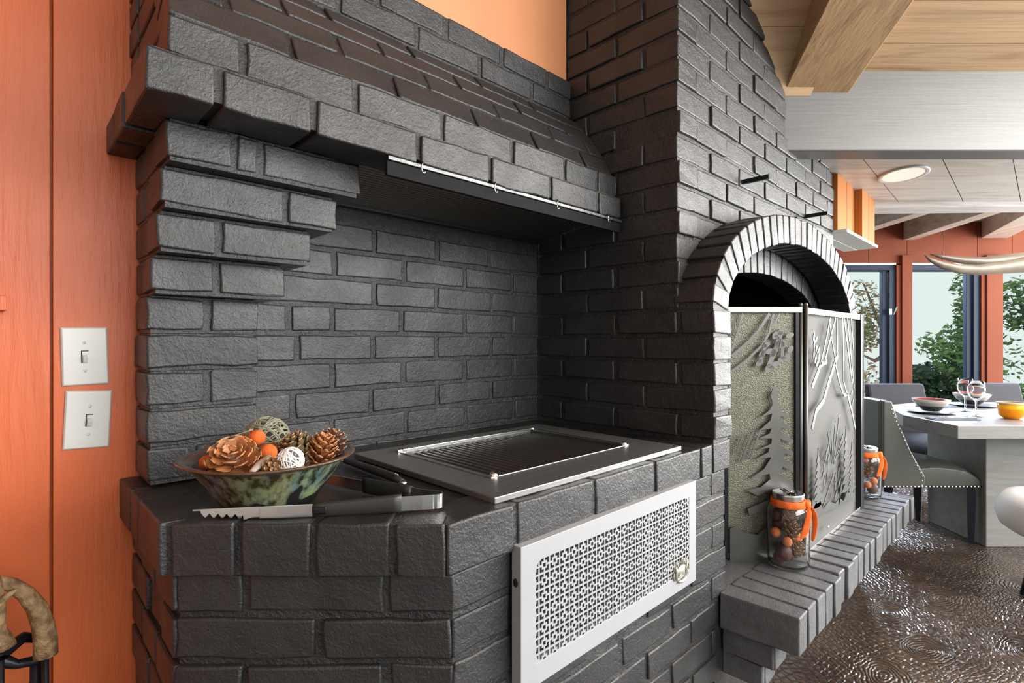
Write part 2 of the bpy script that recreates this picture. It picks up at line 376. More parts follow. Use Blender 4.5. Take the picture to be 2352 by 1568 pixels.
m = MB(); archwall(m, 1.518, 3.145, ZT, AO-.05, BO-.05, .825, .93, 0); m.build('mortar', MORTAR, fp)
MB().bb(1.518, 1.60, .93, 1.50, 0, ZT).bb(3.06, 3.145, .93, 1.50, 0, ZT).bb(1.6, 3.06, 1.38, 1.5, 0, ZT).build('mortar', MORTAR, fp)
MB().bb(1.518, 1.615, .708, .83, .83, Z0).build('mortar', MORTAR, fp)
MB().bb(3.0, 3.10, .708, .83, .40, Z0).build('mortar', MORTAR, fp)
# outer arch core + soffit
def ringcore(m, a0, b0, a1, b1, y0, y1, n=40):
    for i in range(n):
        p = []
        for q in (PI*i/n, PI*(i+1)/n):
            for a, b in ((a0, b0), (a1, b1)):
                for y in (y0, y1): p.append((CXA-a*math.cos(q), y, Z0+b*math.sin(q)))
        m.add(p, [(0, 4, 6, 2), (1, 3, 7, 5), (0, 1, 5, 4), (2, 6, 7, 3)])
m = MB(); ringcore(m, AI+.006, BI+.006, AO-.006, BO-.006, .708, .90); m.build('mortar', MORTAR, fp)
def voussoirs(a, b, t, y, d, num):
    # equal arc length steps on the middle ellipse
    am, bm = a-t/2, b-t/2; pts = [(CXA-am*math.cos(PI*i/400), Z0+bm*math.sin(PI*i/400)) for i in range(401)]
    cum = [0]
    for i in range(400): cum.append(cum[-1]+math.dist(pts[i], pts[i+1]))
    st = cum[-1]/num
    for k in range(num):
        s = (k+.5)*st; i = next(j for j in range(401) if cum[j] >= s); q = PI*i/400
        c = Vector((pts[i][0], 0, pts[i][1])); tn = Vector((am*math.sin(q), 0, bm*math.cos(q))).normalized(); rad = Vector((-tn.z, 0, tn.x))
        bk(fp, Vector((c.x, y, c.z)), tn, Vector((0, -1, 0)), -(st-.011)/2, (st-.011)/2, None, h=t, d=d, w=rad)
voussoirs(AO, BO, .107, .70, .13, 27)
# inner arch
AI2, BI2 = .66, .18
m = MB(); archwall(m, 1.60, 3.06, 1.72, AI2+.03, BI2+.03, .852, .95, .449); m.build('mortar', MORTAR, fp)
_a, _b = AO, BO
voussoirs(AI2+.105, BI2+.105, .105, .842, .10, 23)
m = MB(); ringcore(m, AI2+.006, BI2+.006, AI2+.09, BI2+.09, .85, .95); m.build('mortar', MORTAR, fp)
# firebox
MB().bb(1.60, 1.66, .94, 1.38, .449, 1.6).bb(2.96, 3.06, .94, 1.38, .449, 1.6).bb(1.6, 3.06, 1.30, 1.38, .449, 1.6).bb(1.6, 3.06, .94, 1.38, 1.55, 1.62).build('firebox', SOOT, fp)
# left face rows (plane x = 1.51)
for k in range(-4, 19):
    z = LAT+PC*(k+.5)
    odd = k % 2
    jb = [1.414, 1.17, .939] if odd else [1.287, 1.049]
    y1 = 1.405 if z < 1.62 else 1.262
    if z < Z0+.02:          # down to the arch spring the face runs out to the pier front
        if not odd: jb = jb+[.815]
        js = sorted([y for y in jb if y < y1-.03], reverse=True)
        row(fp, (1.51, 1.5, 0), -Y, -X, 1.5-y1, 1.5-js[-1]-G/2, z, [1.5-j for j in js[:-1]], d=.07)
        bk(fp, (1.51, 1.5, 0), -Y, -X, 1.5-js[-1]+G/2, 1.5-.702, z, d=.112)
    elif odd:
        row(fp, (1.51, 1.5, 0), -Y, -X, 1.5-y1, 1.5-.939-G/2, z, [1.5-j for j in jb[:-1]], d=.07)
    else:
        row(fp, (1.51, 1.5, 0), -Y, -X, 1.5-y1, 1.5-1.049-G/2, z, [1.5-j for j in jb[:-1]], d=.07)
        bk(fp, (1.51, 1.5, 0), -Y, -X, 1.5-1.049+G/2, 1.5-.817, z, d=.118)
for k in range(-8, 1, 1):
    bk(fp, (0, .70, 0), X, -Y, 3.0, 3.11, LAT+PC*(k+.5)-.02, d=.10)
# front face rows, y = .817
for k in range(1, 19):
    z = LAT+PC*(k+.5)
    odd = k % 2
    js = [1.732, 1.968, 2.216, 2.455, 2.70, 2.925] if odd else [1.86, 2.103, 2.339, 2.58, 2.81, 3.04]
    hw = ell_x(AO-.04, BO-.04, z-.02); left = 1.513 if odd else 1.636; stop = CXA-hw if hw else 3.153
    if z < Z0+.02: left = 1.513; 
    if odd or z < Z0+.02:
        e = min(1.732-G/2, stop); bk(fp, (0, .817, 0), X, -Y, 1.513, e, z, d=.117)
        if stop > 1.76: row(fp, (0, .817, 0), X, -Y, 1.732+G/2, stop, z, js[1:], d=.07)
    elif stop > 1.66: row(fp, (0, .817, 0), X, -Y, 1.636, stop, z, js, d=.07)
    if hw: row(fp, (0, .817, 0), X, -Y, CXA+hw, 3.153, z, js, d=.07)
# right side of the chimney
for k in range(-2, 14, 1):
    bk(fp, (3.153, .9, 0), Y, X, 0, .3, LAT+PC*(k+.5), d=.07)
# the two iron pins above the arch
for px, pz in ((2.002, 1.813), (2.702, 1.799)):
    MB().box((px, .775, pz), (.012, .10, .016)).build('iron_pin', IRON, fp)

# ================================================================ hearth
he = thing('raised_hearth', 'raised black painted brick hearth ledge of bricks set on edge', 'hearth', (2.4, .7, 0))
MB().bb(1.60, 3.24, .52, 1.30, .345, .444).build('mortar', HEARTH_GLARE, he)
MB().bb(1.63, 3.20, .738, .82, 0, .36).build('mortar', MORTAR, he)
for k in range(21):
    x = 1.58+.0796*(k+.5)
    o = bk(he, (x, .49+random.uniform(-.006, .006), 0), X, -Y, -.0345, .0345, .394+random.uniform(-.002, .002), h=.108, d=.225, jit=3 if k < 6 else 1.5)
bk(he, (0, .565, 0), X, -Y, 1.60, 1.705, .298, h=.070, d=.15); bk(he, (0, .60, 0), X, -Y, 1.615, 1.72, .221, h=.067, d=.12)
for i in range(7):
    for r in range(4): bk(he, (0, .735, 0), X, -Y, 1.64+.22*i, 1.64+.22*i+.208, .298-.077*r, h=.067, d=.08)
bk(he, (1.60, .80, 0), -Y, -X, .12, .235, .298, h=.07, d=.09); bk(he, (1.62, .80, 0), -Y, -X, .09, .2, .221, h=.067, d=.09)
# ================================================================ drop-in charcoal grill
gl = thing('drop_in_grill', 'stainless steel drop-in grill frame with dark grates in the counter', 'grill', (1.0, 1.0, .912))
ox0, ox1, oy0, oy1 = .66, 1.362, .727, 1.272; ix0, ix1, iy0, iy1 = .755, 1.255, .842, 1.200
m = MB(); z0, z1 = .9115, .9245
ov = [(ox0, oy0), (ox1, oy0), (ox1, oy1), (ox0, oy1)]; iv = [(ix0, iy0), (ix1, iy0), (ix1, iy1), (ix0, iy1)]
vs = [(x, y, z) for z in (z0, z1) for p in (ov, iv) for x, y in p]
fs = []
for i in range(4):
    j = (i+1) % 4
    fs += [(i, 4+i, 4+j, j), (8+i, 8+j, 12+j, 12+i), (i, j, 8+j, 8+i), (4+i, 12+i, 12+j, 4+j)]
m.add(vs, fs); m.build('frame', STEEL, gl, bev=.002)
m = MB()       # bright inner lip, four strips
m.bb(ix0-.010, ix1+.010, iy1-.004, iy1+.008, .9243, .931).bb(ix1-.004, ix1+.008, iy0-.008, iy1-.004, .9243, .9275)
m.bb(ix0-.008, ix0+.004, iy0-.008, iy1-.004, .9243, .9265).bb(ix0-.004, ix1+.004, iy0-.006, iy0+.002, .9243, .926)
m.build('inner_lip', STEELB, gl, bev=.0015)
MB().bb(ix0-.002, ix0+.001, iy0, iy1, .80, .922).bb(ix1-.001, ix1+.002, iy0, iy1, .80, .922).bb(ix0, ix1, iy1-.001, iy1+.002, .80, .922).bb(ix0, ix1, iy0-.002, iy0+.001, .80, .922).bb(ix0, ix1, iy0, iy1, .80, .803).build('firebox', SMOKE, gl)
for k in range(26):
    x = ix0+.010+k*.0195
    o = MB().prism([(x-.0055, .906), (x+.0055, .906), (x+.002, .916), (x-.002, .916)], -(iy1-.004), -(iy0+.004), (0, 0, 0), (1, 0, 0), (0, 0, 1)).build('grate_bar', SMOKE, gl)
for x, y in ((ix0+.001, iy1+.003), (ix1-.001, iy1+.0), (ix0+.006, iy0+.0), (ix1-.004, iy0+.0)):
    MB().ball((x, y, .928), (.009, .009, .008), 14, 8).build('screw_cap', CHROME, gl, smooth=True)

# ================================================================ pierced white vent grille
vg = thing('vent_grille', 'white painted pierced metal vent panel set low in the brick counter front', 'vent', (1.03, .69, .697))
gx0, gx1, gz0, gz1 = .690, 1.370, .560, .834
wx0, wx1, wz0, wz1 = .731, 1.332, .602, .797; P = .0302
sub = 16
cell = [[1]*sub for _ in range(sub)]
for i in range(sub):
    for j in range(sub):
        a = min(i, sub-1-i); b = min(j, sub-1-j)
        s_ = 1
        if a >= 1 and b >= 1:
            if (a <= 3 and b <= 6) or (b <= 3 and a <= 6): s_ = 0
            if a >= 6 and b >= 6: s_ = 0
        cell[i][j] = s_
cs = P/sub; nx = int(round((wx1-wx0)/cs)); nz_ = int(round((wz1-wz0)/cs)); rc = .022
def solid(i, j):
    if i < 0 or j < 0 or i >= nx or j >= nz_: return 1
    x = (i+.5)*cs; z = (j+.5)*cs; W = nx*cs; Hh = nz_*cs
    dx = max(rc-x, x-(W-rc), 0); dz = max(rc-z, z-(Hh-rc), 0)
    if dx > 0 and dz > 0 and dx*dx+dz*dz > rc*rc: return 1
    return cell[(i+11) % sub][(j+8) % sub]
m = MB(); vi = {}
yf, yb = .6895, .6915
def vid(i, j, s):
    if (i, j, s) not in vi: vi[(i, j, s)] = len(m.v); m.v.append(Vector((wx0+i*cs, yf if s == 0 else yb, wz0+j*cs)))
    return vi[(i, j, s)]
for i in range(nx):
    for j in range(nz_):
        if solid(i, j):
            m.f.append((vid(i, j, 0), vid(i+1, j, 0), vid(i+1, j+1, 0), vid(i, j+1, 0)))
        else:
            for (di, dj, a, b) in ((-1, 0, (i, j), (i, j+1)), (1, 0, (i+1, j+1), (i+1, j)), (0, -1, (i+1, j), (i, j)), (0, 1, (i, j+1), (i+1, j+1))):
                if solid(i+di, j+dj): m.f.append((vid(*a, 0), vid(*b, 0), vid(*b, 1), vid(*a, 1)))
wx1 = wx0+nx*cs; wz1 = wz0+nz_*cs
m.build('pierced_panel', WHITEP, vg)
m = MB()
ov = [(gx0, gz0), (gx1, gz0), (gx1, gz1), (gx0, gz1)]; iv = [(wx0, wz0), (wx1, wz0), (wx1, wz1), (wx0, wz1)]
vs = [(x, y, z) for y in (.6885, .712) for p in (ov, iv) for x, z in p]; fs = []
for i in range(4):
    j = (i+1) % 4; fs += [(i, j, 4+j, 4+i), (i, 8+i, 8+j, j), (4+i, 4+j, 12+j, 12+i)]
m.add(vs, fs); m.build('flange', WHITEP, vg, bev=.0012)
MB().ball((gx0-.0005, .702, .765), (.002, .0065, .0085), 12, 8).build('notch', DARK, vg)
MB().bb(wx0-.004, wx1+.004, .7145, .716, wz0-.004, wz1+.004).build('backing', DARK, vg)
# small metal crest on the lower right corner
m = MB(); cx_, cz_ = 1.285, .610; y_ = .6865
m.prism([(cx_-.016, cz_-.012), (cx_+.016, cz_-.012), (cx_+.019, cz_+.014), (cx_, cz_+.018), (cx_-.019, cz_+.014)], -(y_+.002), -(y_-.002), (0, 0, 0), (1, 0, 0), (0, 0, 1))
for a in (-.5, -.25, 0, .25, .5):
    m.tube([(cx_+a*.03, y_, cz_+.018), (cx_+a*.05, y_-.002, cz_+.034-abs(a)*.012)], [.0022, .0012], 6); m.ball((cx_+a*.05, y_-.002, cz_+.035-abs(a)*.012), .0022, 6, 5)
m.tube([(cx_-.018, y_-.002, cz_-.020), (cx_, y_-.003, cz_-.024), (cx_+.018, y_-.002, cz_-.020)], .0042, 6)
for sg in (-1, 1):
    m.tube([(cx_+sg*.022, y_, cz_-.016), (cx_+sg*.030, y_-.002, cz_-.004), (cx_+sg*.024, y_-.002, cz_+.008), (cx_+sg*.031, y_-.001, cz_+.020)], [.003, .0045, .004, .0025], 6)
    m.tube([(cx_+sg*.034, y_, cz_-.014), (cx_+sg*.040, y_-.001, cz_+.0), (cx_+sg*.036, y_-.001, cz_+.014)], [.002, .003, .0015], 6)
m.build('crest', mat('crest_metal', (.66, .64, .56), .35, .7), vg, smooth=True)

# ================================================================ hood metal: front channel, hooks, baffle filter, back rail
hd = thing('hood_insert', 'dark metal hood lining with ribbed grease filter under the brick hood', 'hood', (1.05, 1.2, 1.6))
MB().bb(.610, 1.500, 1.024, 1.034, 1.582, 1.614).build('front_channel', mat('dark_channel', (.014, .014, .015), .7, spec=.08), hd, bev=.001)
MB().bb(.610, 1.500, 1.018, 1.034, 1.6145, 1.6235).build('angle_strip', SMOKE, hd, bev=.001)
MB().bb(.606, 1.506, 1.385, 1.407, 1.595, 1.618).build('back_rail', DARKSTEEL, hd, bev=.001)
BAF = mat('baffle_metal', (.38, .37, .36), .35, 1, bs=90, bd=.001)
for i in range(22):
    t = i/21; y = 1.10+.28*t; z = 1.640-.032*t
    MB().prism([(y-.0045, z), (y, z-.0035), (y+.0045, z), (y, z+.002)], .61, 1.503, (0, 0, 0), (0, 1, 0), (0, 0, 1)).build('filter_slat', BAF, hd)
MB().prism([(1.09, 1.650), (1.39, 1.616), (1.39, 1.622), (1.09, 1.656)], .61, 1.503, (0, 0, 0), (0, 1, 0), (0, 0, 1)).build('filter_plate', SOOT, hd)
MB().bb(.606, 1.506, 1.14, 1.40, 1.70, 1.71).build('hood_lining', SOOT, hd)
for k, x in enumerate((.70, .925, 1.17, 1.42)):
    pts = [(x, 1.016, 1.634)]+[(x+.0, 1.012-.008*math.sin(q), 1.618-.010*math.cos(q)*-1-.004) for q in [i*.5 for i in range(0, 9)]]
    pts = [(x+.006*math.cos(q)-.004, 1.012-.0035, 1.612+.011*math.sin(q)) for q in [PI*.5+i*.42 for i in range(11)]]
    MB().tube([(x-.004, 1.019, 1.632), (x-.004, 1.010, 1.626)]+pts[1:], .0013, 6).build('hook', STEELB, hd, smooth=True)

# ================================================================ wall switches
def switch(lbl, x, z, tilt, dx, dz):
    t = thing('light_switch', lbl, 'light switch', (x, 1.4495, z))
    R = Matrix.Rotation(tilt, 3, 'Y')
    m = MB(); w2, h2 = .0395, .062
    def q(a, b, y): v = R @ Vector((a, 0, b)); return (x+v.x, 1.45-y, z+v.z)
    vs = []
    for (s, y) in ((1, 0), (1, .002), (.93, .006), (.90, .0062)):
        k = (1-s)*w2
        vs += [q(sx*(w2-k), sz*(h2-k), y) for sx, sz in ((-1, -1), (1, -1), (1, 1), (-1, 1))]
    fs = [(4*l+i, 4*l+(i+1) % 4, 4*l+4+(i+1) % 4, 4*l+4+i) for l in range(3) for i in range(4)]+[(12, 13, 14, 15)]
    m.add(vs, fs); m.build('cover_plate', PLASTIC, t, bev=.0008)
    MB().box(q(dx, dz, .0062), (.0125, .0012, .0265), R).build('slot', DARK, t)
    MB().box(q(dx+.001, dz-.001, .0068), (.0105, .0012, .0245), R).build('slot_frame', PLASTIC, t)
    MB().box(q(dx, dz-.004, .011), (.0078, .012, .013), R @ Matrix.Rotation(.5, 3, 'X')).build('toggle', PLASTIC, t, bev=.001)
    for s in (-1, 1):
        c = q(dx, dz+s*.030, .0062)
        m = MB(); m.ball(c, (.0036, .0014, .0036), 10, 6); o = m.build('screw', PLASTIC, t, smooth=True)
        MB().box((c[0]+.0005, c[1]-.0015, c[2]), (.0008, .0006, .005)).build('screw_slot', mat('screw_slot', (.25, .24, .22), .5) if 'screw_slot' not in bpy.data.materials else bpy.data.materials['screw_slot'], o, world=False).matrix_basis = Matrix.Identity(4)
    return t
switch('upper white toggle light switch on the orange board wall', .130, 1.1835, math.radians(-1.5), -.001, -.001)
switch('lower white toggle light switch, tilted, just below the other switch', .1345, 1.0475, math.radians(2.5), .002, -.001)

# ================================================================ ceramic bowl and its filling
BX, BY, BZ = .364, 1.026, .9125
bw = thing('ceramic_bowl', 'wide drip-glazed ceramic bowl in green, teal and brown on the counter', 'bowl', (BX, BY, BZ))
m_, n, p = nt('drip_glaze'); cc = coords(n, 'object'); sp = N(n, 'ShaderNodeSeparateXYZ'); n.links.new(cc, sp.inputs[0])
cs_ = coords(n, 'object', (30, 30, 6)); t = N(n, 'ShaderNodeTexNoise', Scale=2.0, Detail=6); n.links.new(cs_, t.inputs[0])
base = N(n, 'ShaderNodeTexNoise', Scale=7, Detail=2); n.links.new(coords(n, 'object', (1, 1, .3)), base.inputs[0])
hue = ramp(n, base.outputs[0], [(.34, (.10, .095, .11)), (.43, (.13, .135, .07)), (.52, (.13, .15, .09)), (.60, (.065, .105, .105)), (.70, (.17, .21, .06))])
dk = ramp(n, t.outputs[0], [(.40, (.22, .17, .10)), (.58, (1.25, 1.25, 1.2))])
mx = N(n, 'ShaderNodeMix', data_type='RGBA', blend_type='MULTIPLY'); mx.inputs[0].default_value = 1; n.links.new(hue.outputs[0], mx.inputs[6]); n.links.new(dk.outputs[0], mx.inputs[7])
dr = N(n, 'ShaderNodeTexNoise', Scale=17, Detail=1); n.links.new(coords(n, 'object', (1, 1, .15)), dr.inputs[0])
ad = N(n, 'ShaderNodeMath', operation='MULTIPLY_ADD'); n.links.new(dr.outputs[0], ad.inputs[0]); ad.inputs[1].default_value = -.13; n.links.new(sp.outputs[2], ad.inputs[2])
lo = ramp(n, ad.outputs[0], [(.0, (0, 0, 0)), (.004, (1, 1, 1))]); lo.color_ramp.elements[0].position = .0
off = N(n, 'ShaderNodeMath', operation='ADD'); n.links.new(ad.outputs[0], off.inputs[0]); off.inputs[1].default_value = .036
n.links.new(off.outputs[0], lo.inputs[0])
m2 = N(n, 'ShaderNodeMix', data_type='RGBA'); n.links.new(lo.outputs[0], m2.inputs[0]); m2.inputs[6].default_value = (.012, .012, .012, 1); n.links.new(mx.outputs[2], m2.inputs[7])
n.links.new(m2.outputs[2], p.inputs[0]); p.inputs['Roughness'].default_value = .22; bump(n, p, t.outputs[0], .0015)
GLZ = m_
BROWNG = mat('brown_glaze', (.11, .06, .035), .15, var=.5, vs=25, bs=30, bd=.0008)
def wob(q, i): return 1+.012*math.sin(3*q+1)+.008*math.sin(5*q)
bowl_o = [(.0, .0), (.075, 0), (.080, .004), (.092, .022), (.112, .050), (.128, .074), (.136, .083)]
bowl_r = [(.136, .083), (.149, .0885), (.153, .091), (.1525, .0935), (.147, .0935), (.135, .090), (.126, .082)]
bowl_i = [(.126, .082), (.112, .058), (.09, .030), (.07, .014), (0, .012)]
for pr, nm, mt in ((bowl_o, 'bowl_outside', GLZ), (bowl_r, 'rim', BROWNG), (bowl_i, 'bowl_inside', BROWNG)):
    m = MB().lathe(pr, (0, 0, 0), 56, wob); o = m.build(nm, mt, bw, smooth=True, world=False)
PC_A = mat('pine_cone_dyed', (.55, .20, .06), .55, col2=(.22, .08, .03), vs=50)
PC_B = mat('pine_cone_brown', (.36, .20, .10), .55, col2=(.10, .045, .02), vs=50)
PC_C = mat('pine_cone_olive', (.24, .17, .09), .5, col2=(.07, .04, .02), vs=60)
PC_D = mat('pine_cone_dark', (.20, .085, .045), .5, col2=(.05, .02, .012), vs=50)
PC_TIP = mat('pine_cone_scale_edge', (.46, .26, .12), .6)
def cone_parts(t, c, axis, Lc, Rc, ns, open_, m, size=1.0, thick=.0022):
    axis = Vector(axis).normalized(); qr = axis.to_track_quat('Z', 'Y').to_matrix(); c = Vector(c)
    core = MB().ball(c, (Rc*.38, Rc*.38, Lc*.46), 8, 6, qr); core.build('core', PC_D, t, smooth=True)
    s = MB(); tip = MB()
    for i in range(ns):
        f = (i+.5)/ns; ph = i*2.39996; zz = -Lc/2+Lc*f; prof_ = math.sin(PI*min(1, .18+.80*f))**.75
        r0 = Rc*.30*prof_; r1 = Rc*prof_; wd = size*Rc*.52*(.55+.45*prof_); el = open_*(1-f)*.9+.55*f*1.6
        rad = Vector((math.cos(ph), math.sin(ph), 0)); tg = Vector((-math.sin(ph), math.cos(ph), 0)); up = Vector((0, 0, 1))
        d = (rad*math.cos(el)+up*math.sin(el)).normalized(); nn = d.cross(tg)
        a = rad*r0+up*zz; ln = (r1-r0)*1.1/max(.35, math.cos(el))*.8
        b = a+d*ln
        P_ = [a-tg*wd*.25, a+tg*wd*.25, b+tg*wd*.5-d*ln*.18, b+nn*thick*-.4, b-tg*wd*.5-d*ln*.18]
        vs = [c+qr @ (q+nn*thick*.5) for q in P_]+[c+qr @ (q-nn*thick*.5) for q in P_]
        s.add(vs, [(0, 1, 2, 3, 4), (9, 8, 7, 6, 5)]+[(j, 5+j, 5+(j+1) % 5, (j+1) % 5) for j in range(5)])
        e = b+d*.0006
        tip.ball(c+qr @ e, (wd*.36, thick*.5, thick*.7), 6, 4, qr @ Matrix((tg, nn, d)).transposed())
    o = s.build('scales', m, t); o['kind'] = 'stuff'
    o = tip.build('scale_tips', PC_TIP, t, smooth=True); o['kind'] = 'stuff'
def cone(lbl, c, axis, L, R, ns, op, m, size=1, group=None, loc=None):
    t = thing('pine_cone', lbl, 'pine cone', c, 0, group); cone_parts(t, c, axis, L, R, ns, op, m, size); return t
cone('large wide-open orange-dyed pine cone at the left of the bowl', (.292, 1.000, 1.002), (-.25, -.55, .8), .062, .048, 46, .25, PC_A, 1.0)
cone('closed olive-brown pine cone behind the white twig ball', (.408, .995, 1.006), (-.3, .1, .5), .070, .032, 56, 1.0, PC_C, .95)
cone('tan pine cone between the olive cone and the dark open cone', (.438, .972, 1.004), (.1, -.2, 1), .066, .030, 50, .9, PC_A, .9)
cone('dark open pine cone at the right end of the bowl', (.462, .984, 1.012), (.2, -.1, .95), .056, .031, 44, .45, PC_D, .8)
cone('small brown pine cone at the front rim beside the driftwood', (.334, .928, 1.000), (-.1, -1, .25), .034, .021, 30, .6, PC_B, .9)
cone('brown pine cone half buried behind the orange balls', (.375, 1.035, .994), (.8, .2, .5), .060, .030, 40, .5, PC_B, .8)
# hidden bed of cones that carries the top layer
for i, (dx, dy, dz) in enumerate(((-.04, -.03, .050), (.04, -.03, .050), (0, .042, .050), (.0, -.005, .052), (-.062, .0, .060), (.066, .01, .062), (.05, .05, .058))):
    cone('brown pine cone in the bed under the upper layer of the bowl', (BX+dx, BY+dy, BZ+dz), (random.uniform(-1, 1), random.uniform(-1, 1), .3), .058, .030, 36, .5, PC_B, .8, 'pine cones under the top layer')
def felt(lbl, c, r):
    o = MB().ball(c, r, 24, 16, jit=.02).build('felt_ball', FELT, smooth=True); return tag(o, lbl, 'ball', 'orange felt balls in the bowl')
felt('orange felt ball lying alone at the left rim of the bowl', (.263, 1.047, 1.0005), .0135)
felt('orange felt ball on top of the dyed pine cone', (.316, 1.036, 1.026), .0165)
felt('topmost orange felt ball against the twig ball', (.349, 1.055, 1.032), .0155)
felt('orange felt ball right of the dyed pine cone, above the small cone', (.347, .992, 1.014), .0160)
def twigball(lbl, c, r, nstr, tr, m, seed):
    rnd = random.Random(seed); t = thing('twig_ball', lbl, 'decorative ball', c)
    mm = MB(); c = Vector(c)
    for k in range(nstr):
        ax = Vector((rnd.gauss(0, 1), rnd.gauss(0, 1), rnd.gauss(0, 1))).normalized(); a = ax.orthogonal().normalized(); b = ax.cross(a); o_ = ax*r*rnd.uniform(-.45, .45)
        rr = math.sqrt(r*r-o_.length**2); ph = rnd.uniform(0, 6)
        pts = [c+o_+(a*math.cos(ph+i*.35)+b*math.sin(ph+i*.35))*rr*(1+.02*math.sin(i)) for i in range(19)]
        mm.tube(pts, tr*rnd.uniform(.8, 1.3), 5, cap=False)
    o = mm.build('woven_twigs', m, t, smooth=True); o['kind'] = 'stuff'
twigball('large grey-green woven twig ball at the back of the bowl', (.383, 1.100, 1.022), .042, 34, .0013, mat('grey_twig', (.22, .22, .15), .6), 3)
twigball('small white woven twig ball at the front of the bowl', (.358, .918, 1.0095), .0225, 30, .0012, mat('white_twig', (.80, .76, .74), .6), 5)
o = MB().tube([(.298, .925, 1.000), (.318, .945, 1.006), (.337, .958, 1.014)], [.005, .009, .006], 8, flat=.6).build('driftwood', mat('driftwood', (.55, .45, .38), .8, bs=60, bd=.002), smooth=True); tag(o, 'short pale driftwood stick at the front rim of the bowl', 'stick')
o = MB().tube([(.268, 1.085, 1.022), (.300, 1.070, 1.036), (.340, 1.050, 1.050)], .0013, 6).build('twig', PC_B, smooth=True); tag(o, 'thin bent brown twig lying over the orange felt balls', 'twig')

# ================================================================ tongs
def vp(x, z, h): v = RV*x+FV*z; return (v.x, v.y, h)
tg_ = thing('tongs', 'steel grill tongs with black handle grips lying before the bowl', 'tongs', vp(-.25, .94, .912))
def strip(m, pts, z0, z1, th=.0012, curve=0, closed=False):
    # upright ribbon following pts (plan) with heights z0(i), z1(i)
    n_ = len(pts); vs = []
    for i, p_ in enumerate(pts):
        a = Vector(pts[max(i-1, 0)]); b = Vector(pts[min(i+1, n_-1)]); t = (b-a).normalized(); nn = Vector((-t.y, t.x))*th/2
        lo_, hi_ = (z0[i], z1[i])
        for s in (-1, 1):
            for h in (lo_, hi_): v = RV*(p_[0]+s*nn.x)+FV*(p_[1]+s*nn.y); vs.append((v.x, v.y, h))
    fs = []
    for i in range(n_-1):
        k = 4*i; fs += [(k, k+1, k+5, k+4), (k+2, k+6, k+7, k+3), (k+1, k+3, k+7, k+5), (k, k+4, k+6, k+2)]
    fs += [(0, 2, 3, 1), (4*n_-4, 4*n_-3, 4*n_-1, 4*n_-2)]
    return m.add(vs, fs)
zb0 = .9132
# toothed jaw: bottom edge scalloped
N_ = 80; pj = [(-.540+.112*i/N_, .893+.006*i/N_) for i in range(N_+1)]
zt_ = [.9305+.004*min(1, i/N_) for i in range(N_+1)]
zl_ = []
for i in range(N_+1):
    f = i/N_
    if f < .12: zl_.append(.9285)
    elif f < .75: zl_.append(.9240-.0025*((f-.12)/.63)-(.0060+.0025*f)*(.5-.5*math.cos((f-.12)/.63*2*PI*5))**.8)
    else: zl_.append(.9115+.0045*min(1, (f-.75)/.12))
m = MB(); strip(m, pj, zl_, zt_, .0016); m.build('jaw', STEELB, tg_)
m = MB(); pa = [(-.430, .8985), (-.40, .901), (-.3425, .908)]; strip(m, pa, [.9135]*3, [.9345, .9355, .9355], .004); m.build('arm', STEELB, tg_, bev=.0012)
def grip(a, b, z0, z1, th, m=RUBBER):
    A = Vector((*a, 0)); B_ = Vector((*b, 0)); t = (B_-A).normalized(); nn = Vector((-t.y, t.x, 0)); mm = MB(); vs = []; K = 10
    for i in range(K+1):
        f = i/K; c = A.lerp(B_, f); zz0 = z0[0]+(z0[1]-z0[0])*f; zz1 = z1[0]+(z1[1]-z1[0])*f; tt = th*(.8+.2*f)
        for j in range(12):
            q = 2*PI*j/12; cx, cz = math.copysign(abs(math.cos(q))**.6, math.cos(q)), math.copysign(abs(math.sin(q))**.7, math.sin(q))
            v = c+nn*cx*tt/2; h = (zz0+zz1)/2+cz*(zz1-zz0)/2; w_ = RV*v.x+FV*v.y; vs.append((w_.x, w_.y, h))
    fs = [(i*12+j, (i+1)*12+j, (i+1)*12+(j+1) % 12, i*12+(j+1) % 12) for i in range(K) for j in range(12)]+[tuple(range(12)), tuple(range(K*12, K*12+12))[::-1]]
    return mm.add(vs, fs)
grip((-.3425, .9085), (-.1955, .934), (.9125, .9125), (.937, .9455), .014).build('grip', RUBBER, tg_, smooth=True)
grip((-.3395, .9010), (-.318, .9035), (.9195, .9195), (.932, .932), .003).build('grip_inset', IRON, tg_, smooth=True)
hinge = [(-.200, .933), (-.160, .941), (-.142, .946)]+[(-.140+.014*math.sin(q), .9595-.0125*math.cos(q)) for q in [PI*i/8 for i in range(0, 9)]]+[(-.16, .978), (-.205, 1.002)]
m = MB(); strip(m, hinge, [.915]*len(hinge), [.9405]*len(hinge), .0014); m.build('hinge_spring', STEELB, tg_, smooth=False)
grip((-.295, 1.053), (-.190, .994), (.9125, .9125), (.944, .943), .014).build('grip', RUBBER, tg_, smooth=True)
m = MB(); strip(m, [(-.293, 1.052), (-.36, 1.092), (-.45, 1.15)], [.915]*3, [.937]*3, .0016); m.build('arm', STEELB, tg_)
sp_ = thing('grill_spatula', 'black handled grill tool lying along the steel grill frame', 'spatula', (.61, 1.08, .912))
MB().tube([(.604, .955, .9225), (.606, .99, .9235), (.610, 1.06, .9225), (.611, 1.14, .922), (.611, 1.22, .9215)], [.006, .0105, .0105, .0095, .008], 12, up=(0, 0, 1), flat=.85).build('handle', RUBBER, sp_, smooth=True)
MB().tube([(.600, .975, .9335), (.604, .982, .934), (.606, .975, .9335), (.603, .968, .933), (.600, .975, .9335)], .0015, 6).build('hanging_ring', CHROME, sp_, smooth=True)
MB().ball((.604, .951, .9200), (.009, .010, .006), 10, 6).build('end_cap', STEELB, sp_, smooth=True)
